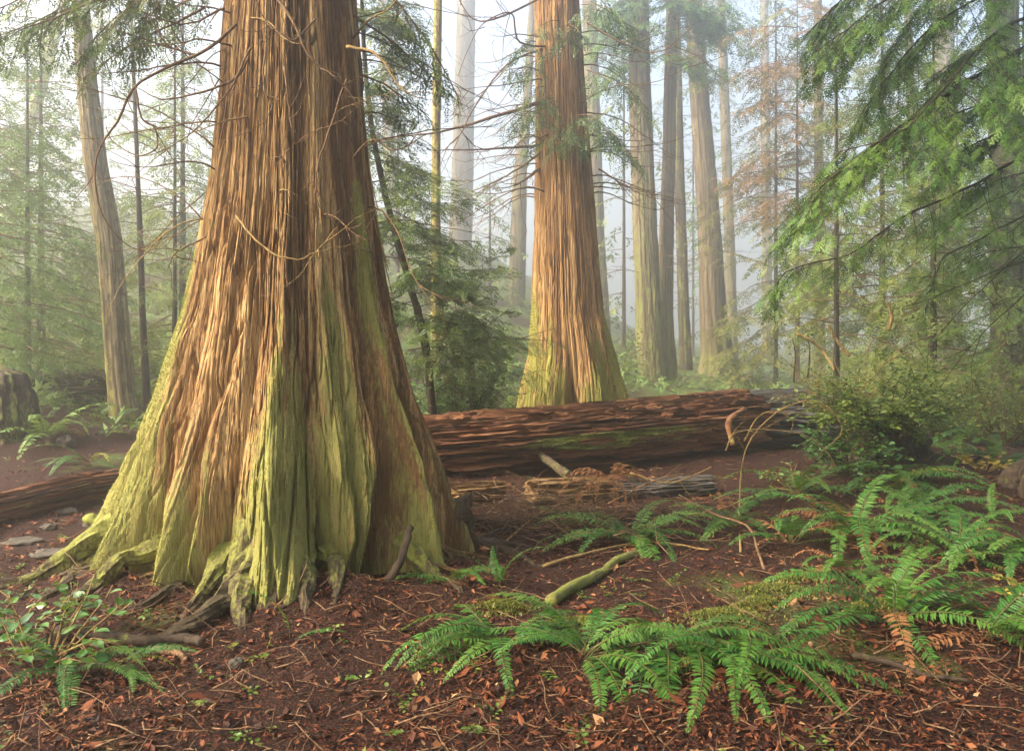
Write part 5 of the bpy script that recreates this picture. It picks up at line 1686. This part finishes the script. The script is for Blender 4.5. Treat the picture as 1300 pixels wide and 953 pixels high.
stone('rounded mossy stone between low log and root flare', 120, 668, .085, (1, 1, .9), .9, 1)
stone('flat tan stone lying before the low dark log', 84, 652, .075, (1.3, 1, .5), .3, 2)
stone('pale flat stone in litter near the frame edge', 30, 690, .09, (1.6, 1, .35), .0, 3)
stone('small grey stone beside the rounded mossy one', 140, 648, .05, (1, 1, .7), .1, 4)
stone('broad grey slab stone half buried in the litter', 70, 705, .1, (1.7, 1, .3), .1, 5)
stone('whitish stone below the fern under the alder', 84, 565, .11, (1, 1, .8), .0, 6)
stone('small brown stone in front of the flat tan stone', 62, 672, .05, (1.2, 1, .6), .0, 7)
stone('little square stone on the litter by the upright stub', 300, 846, .03, (1, 1, 1), .0, 8)


# ------------------------------------------------------------------ forest litter
def scatter_pts(n, dmin, dmax, power=1.6):
    u = RG.random(n)
    d = (dmin ** (1 - power) + u * (dmax ** (1 - power) - dmin ** (1 - power))) ** (1 / (1 - power))
    x = RG.uniform(-.74, .74, n) * d
    return x, d


def litter():
    n = 72000
    x, y = scatter_pts(int(n * 2.0), 2.3, 17, 1.5)
    drift = noise(x * 1.6, y * 1.6, 4.4) + .6 * noise(x * 5, y * 5, 8.8)
    keep = np.nonzero(RG.random(len(x)) < np.clip(.5 + .8 * drift, .16, 1))[0][:n - 6000]
    x, y = x[keep], y[keep]
    a_, q_ = RG.uniform(0, 2 * math.pi, 6000), RG.uniform(.62, 1.62, 6000)
    x, y = np.concatenate([x, CX + q_ * np.sin(a_)]), np.concatenate([y, CY - q_ * np.cos(a_)])
    n = len(x)
    z = height(x, y) + 0.012 * noise(x * 11, y * 11, 2.0)
    a = RG.uniform(0, 2 * math.pi, n)
    L = RG.uniform(.004, .012, n) + .015 * RG.random(n) ** 3 * (1 + .05 * y)
    big = RG.random(n) < .06
    L[big] *= 1.9
    w = L * RG.uniform(.18, .55, n)
    tx, tz = RG.normal(size=n) * .35, RG.normal(size=n) * .45
    dx = np.stack([np.cos(a), np.sin(a), tx], 1) * L[:, None]
    dy = np.stack([-np.sin(a), np.cos(a), tz], 1) * w[:, None]
    c = np.stack([x, y, z + RG.uniform(.001, .018, n)], 1)
    cu = np.array([0, 0, 1.]) * (L * RG.uniform(-.2, .35, n))[:, None]
    v = np.stack([c - dx, c - dy * .8 + cu, c + dx, c + dy + cu], 1).reshape(-1, 3)
    k = np.arange(n)[:, None] * 4
    q = k + np.array([[0, 1, 2, 3]])
    s = MB()
    s.add(v, q)
    tag(s.build('leaf_litter', M['litter'], smooth=False), 'rusty needles, bark flakes and dead leaves covering the forest floor', 'litter', kind='stuff')
    n = 3600
    x, y = scatter_pts(n, 2.3, 14, 1.45)
    heap = RG.random(n) < .17
    hx, hy = RG.normal(size=n) * .55 + .15, RG.normal(size=n) * .45 + 6.3
    x, y = np.where(heap, hx, x), np.where(heap, hy, y)
    s = MB()
    for i in range(n):
        L = RG.uniform(.05, .3) * (1.7 if heap[i] else 1)
        a = RG.uniform(0, 2 * math.pi)
        p = np.array([x[i], y[i], gz(x[i], y[i]) + RG.uniform(.004, .02) + (RG.uniform(0, .2) if heap[i] else 0)])
        pts = grow(p, (math.cos(a), math.sin(a), RG.normal() * .12), L, 3, 0, .35, 0)
        r = RG.uniform(.0015, .005)
        tube(s, pts, np.linspace(r, r * .5, 4), 3)
    tag(s.build('fallen_twigs', M['twig']), 'dead twigs and stems strewn over the forest floor', 'litter', kind='stuff')
    # low green sprigs and moss tufts
    n = 260
    s = MB()
    x, y = scatter_pts(n, 2.6, 22, 1.1)
    for i in range(n):
        b = np.array([x[i], y[i], gz(x[i], y[i])])
        if abs(x[i] - CX) < 1.2 and abs(y[i] - CY) < 1.2:
            continue
        for k in range(RG.integers(1, 4)):
            a = RG.uniform(0, 6.28)
            pts = grow(b, (math.cos(a), math.sin(a), .9), RG.uniform(.04, .13) * (1 + .04 * y[i]), 5, .8, .3, 0)
            leafy(s, pts, .022 * (1 + .05 * y[i]), .014, .6, .5)
    tag(s.build('ground_cover', M['shrub_leaf'], smooth=False), 'small green sprigs dotted over the litter', 'ground cover', kind='stuff')
    # moss carpet tufts
    s = MB()
    spots = [(1.05, 4.0, .2), (1.5, 4.5, .2), (1.9, 4.1, .16), (-.05, 4.35, .14), (2.5, 6.0, .2), (.3, 4.1, .16), (1.3, 4.2, .12), (1.7, 4.75, .12), (2.2, 4.6, .14)]
    for sx, sy, sr in spots:
        m = 1300
        rr = sr * np.sqrt(RG.random(m)) * (1 + .3 * RG.normal(size=m))
        aa = RG.uniform(0, 6.28, m)
        X, Y = sx + rr * np.cos(aa), sy + rr * np.sin(aa) * .6
        Z = height(X, Y) + .035 * np.clip(1 - (rr / sr) ** 2, 0, 1) + .005
        d = RG.normal(size=(m, 3)) * np.array([.7, .7, .3]) + np.array([0, 0, .9])
        d /= np.linalg.norm(d, axis=1)[:, None]
        e = np.cross(d, RG.normal(size=(m, 3)))
        e /= np.linalg.norm(e, axis=1)[:, None]
        c = np.stack([X, Y, Z], 1)
        h = RG.uniform(.008, .022, m)[:, None]
        v = np.stack([c - e * h * .28, c + e * h * .28, c + d * h], 1).reshape(-1, 3)
        s.add(v, None, np.arange(m * 3).reshape(-1, 3), tint=np.repeat(RG.random(m), 3))
    tag(s.build('moss_carpet', M['hemlock_warm'], smooth=False), 'low olive moss tufts spread over the litter', 'moss', kind='stuff')


litter()


def undergrowth():
    sp = Spray()
    n = 20000
    x, y = scatter_pts(n, 10.5, 62, 1.01)
    pat = noise(x * .5, y * .5, 3.3)
    keep = RG.random(n) < np.clip(.45 + pat * 1.2, .05, 1) * sstep(10, 15, y + 1.5 * (x < 0))
    for i in np.nonzero(keep)[0]:
        h = gz(x[i], y[i])
        a = RG.uniform(0, 6.28)
        sp.put(np.array([x[i], y[i], h]), np.array([math.cos(a), math.sin(a), RG.uniform(.1, 1.3)]), np.array([0, 0, 1.]) + RG.normal(size=3) * .3, RG.uniform(.25, .6), float(np.clip(.5 + .8 * pat[i] + RG.normal() * .2, 0, 1)))
    f = MB()
    sp.fill(f, PROTO['brush'])
    tag(f.build('undergrowth', M['fern_far'], smooth=False), 'mixed green undergrowth covering the slope and flats in the fog', 'undergrowth', kind='stuff')


undergrowth()
0 and print('TRIS', sum(sum(len(p.vertices) - 2 for p in me.polygons) * 1 for me in bpy.data.meshes))


# ------------------------------------------------------------------ fog
def haze():
    x0, x1, y0, y1, z0, z1 = -235., 235., -45., 215., -3.0, HAZE_TOP
    gx = 1.5 * math.sinh(5.55) + 3
    x0, x1 = -gx, gx
    y0, y1 = 5.0 - 1.4 * math.sinh(5.6 * .66) - 3, 5.0 + 1.4 * math.sinh(5.6) + 3
    v = [[x, y, z] for z in (z0, z1) for y in (y0, y1) for x in (x0, x1)]
    q = [[0, 2, 3, 1], [4, 5, 7, 6], [0, 1, 5, 4], [2, 6, 7, 3], [0, 4, 6, 2], [1, 3, 7, 5]]
    n = Nodes('fog')
    vol = n.n("VolumePrincipled", {"Color": (0.99, 0.99, 0.99, 1), "Density": HAZE_DENSITY, "Anisotropy": 0.82})
    n.nt.links.new(vol.outputs[0], n.out.inputs['Volume'])
    s = MB()
    s.add(v, q)
    o = s.build('haze', n.mat, smooth=False)
    tag(o, kind='stuff')


haze()
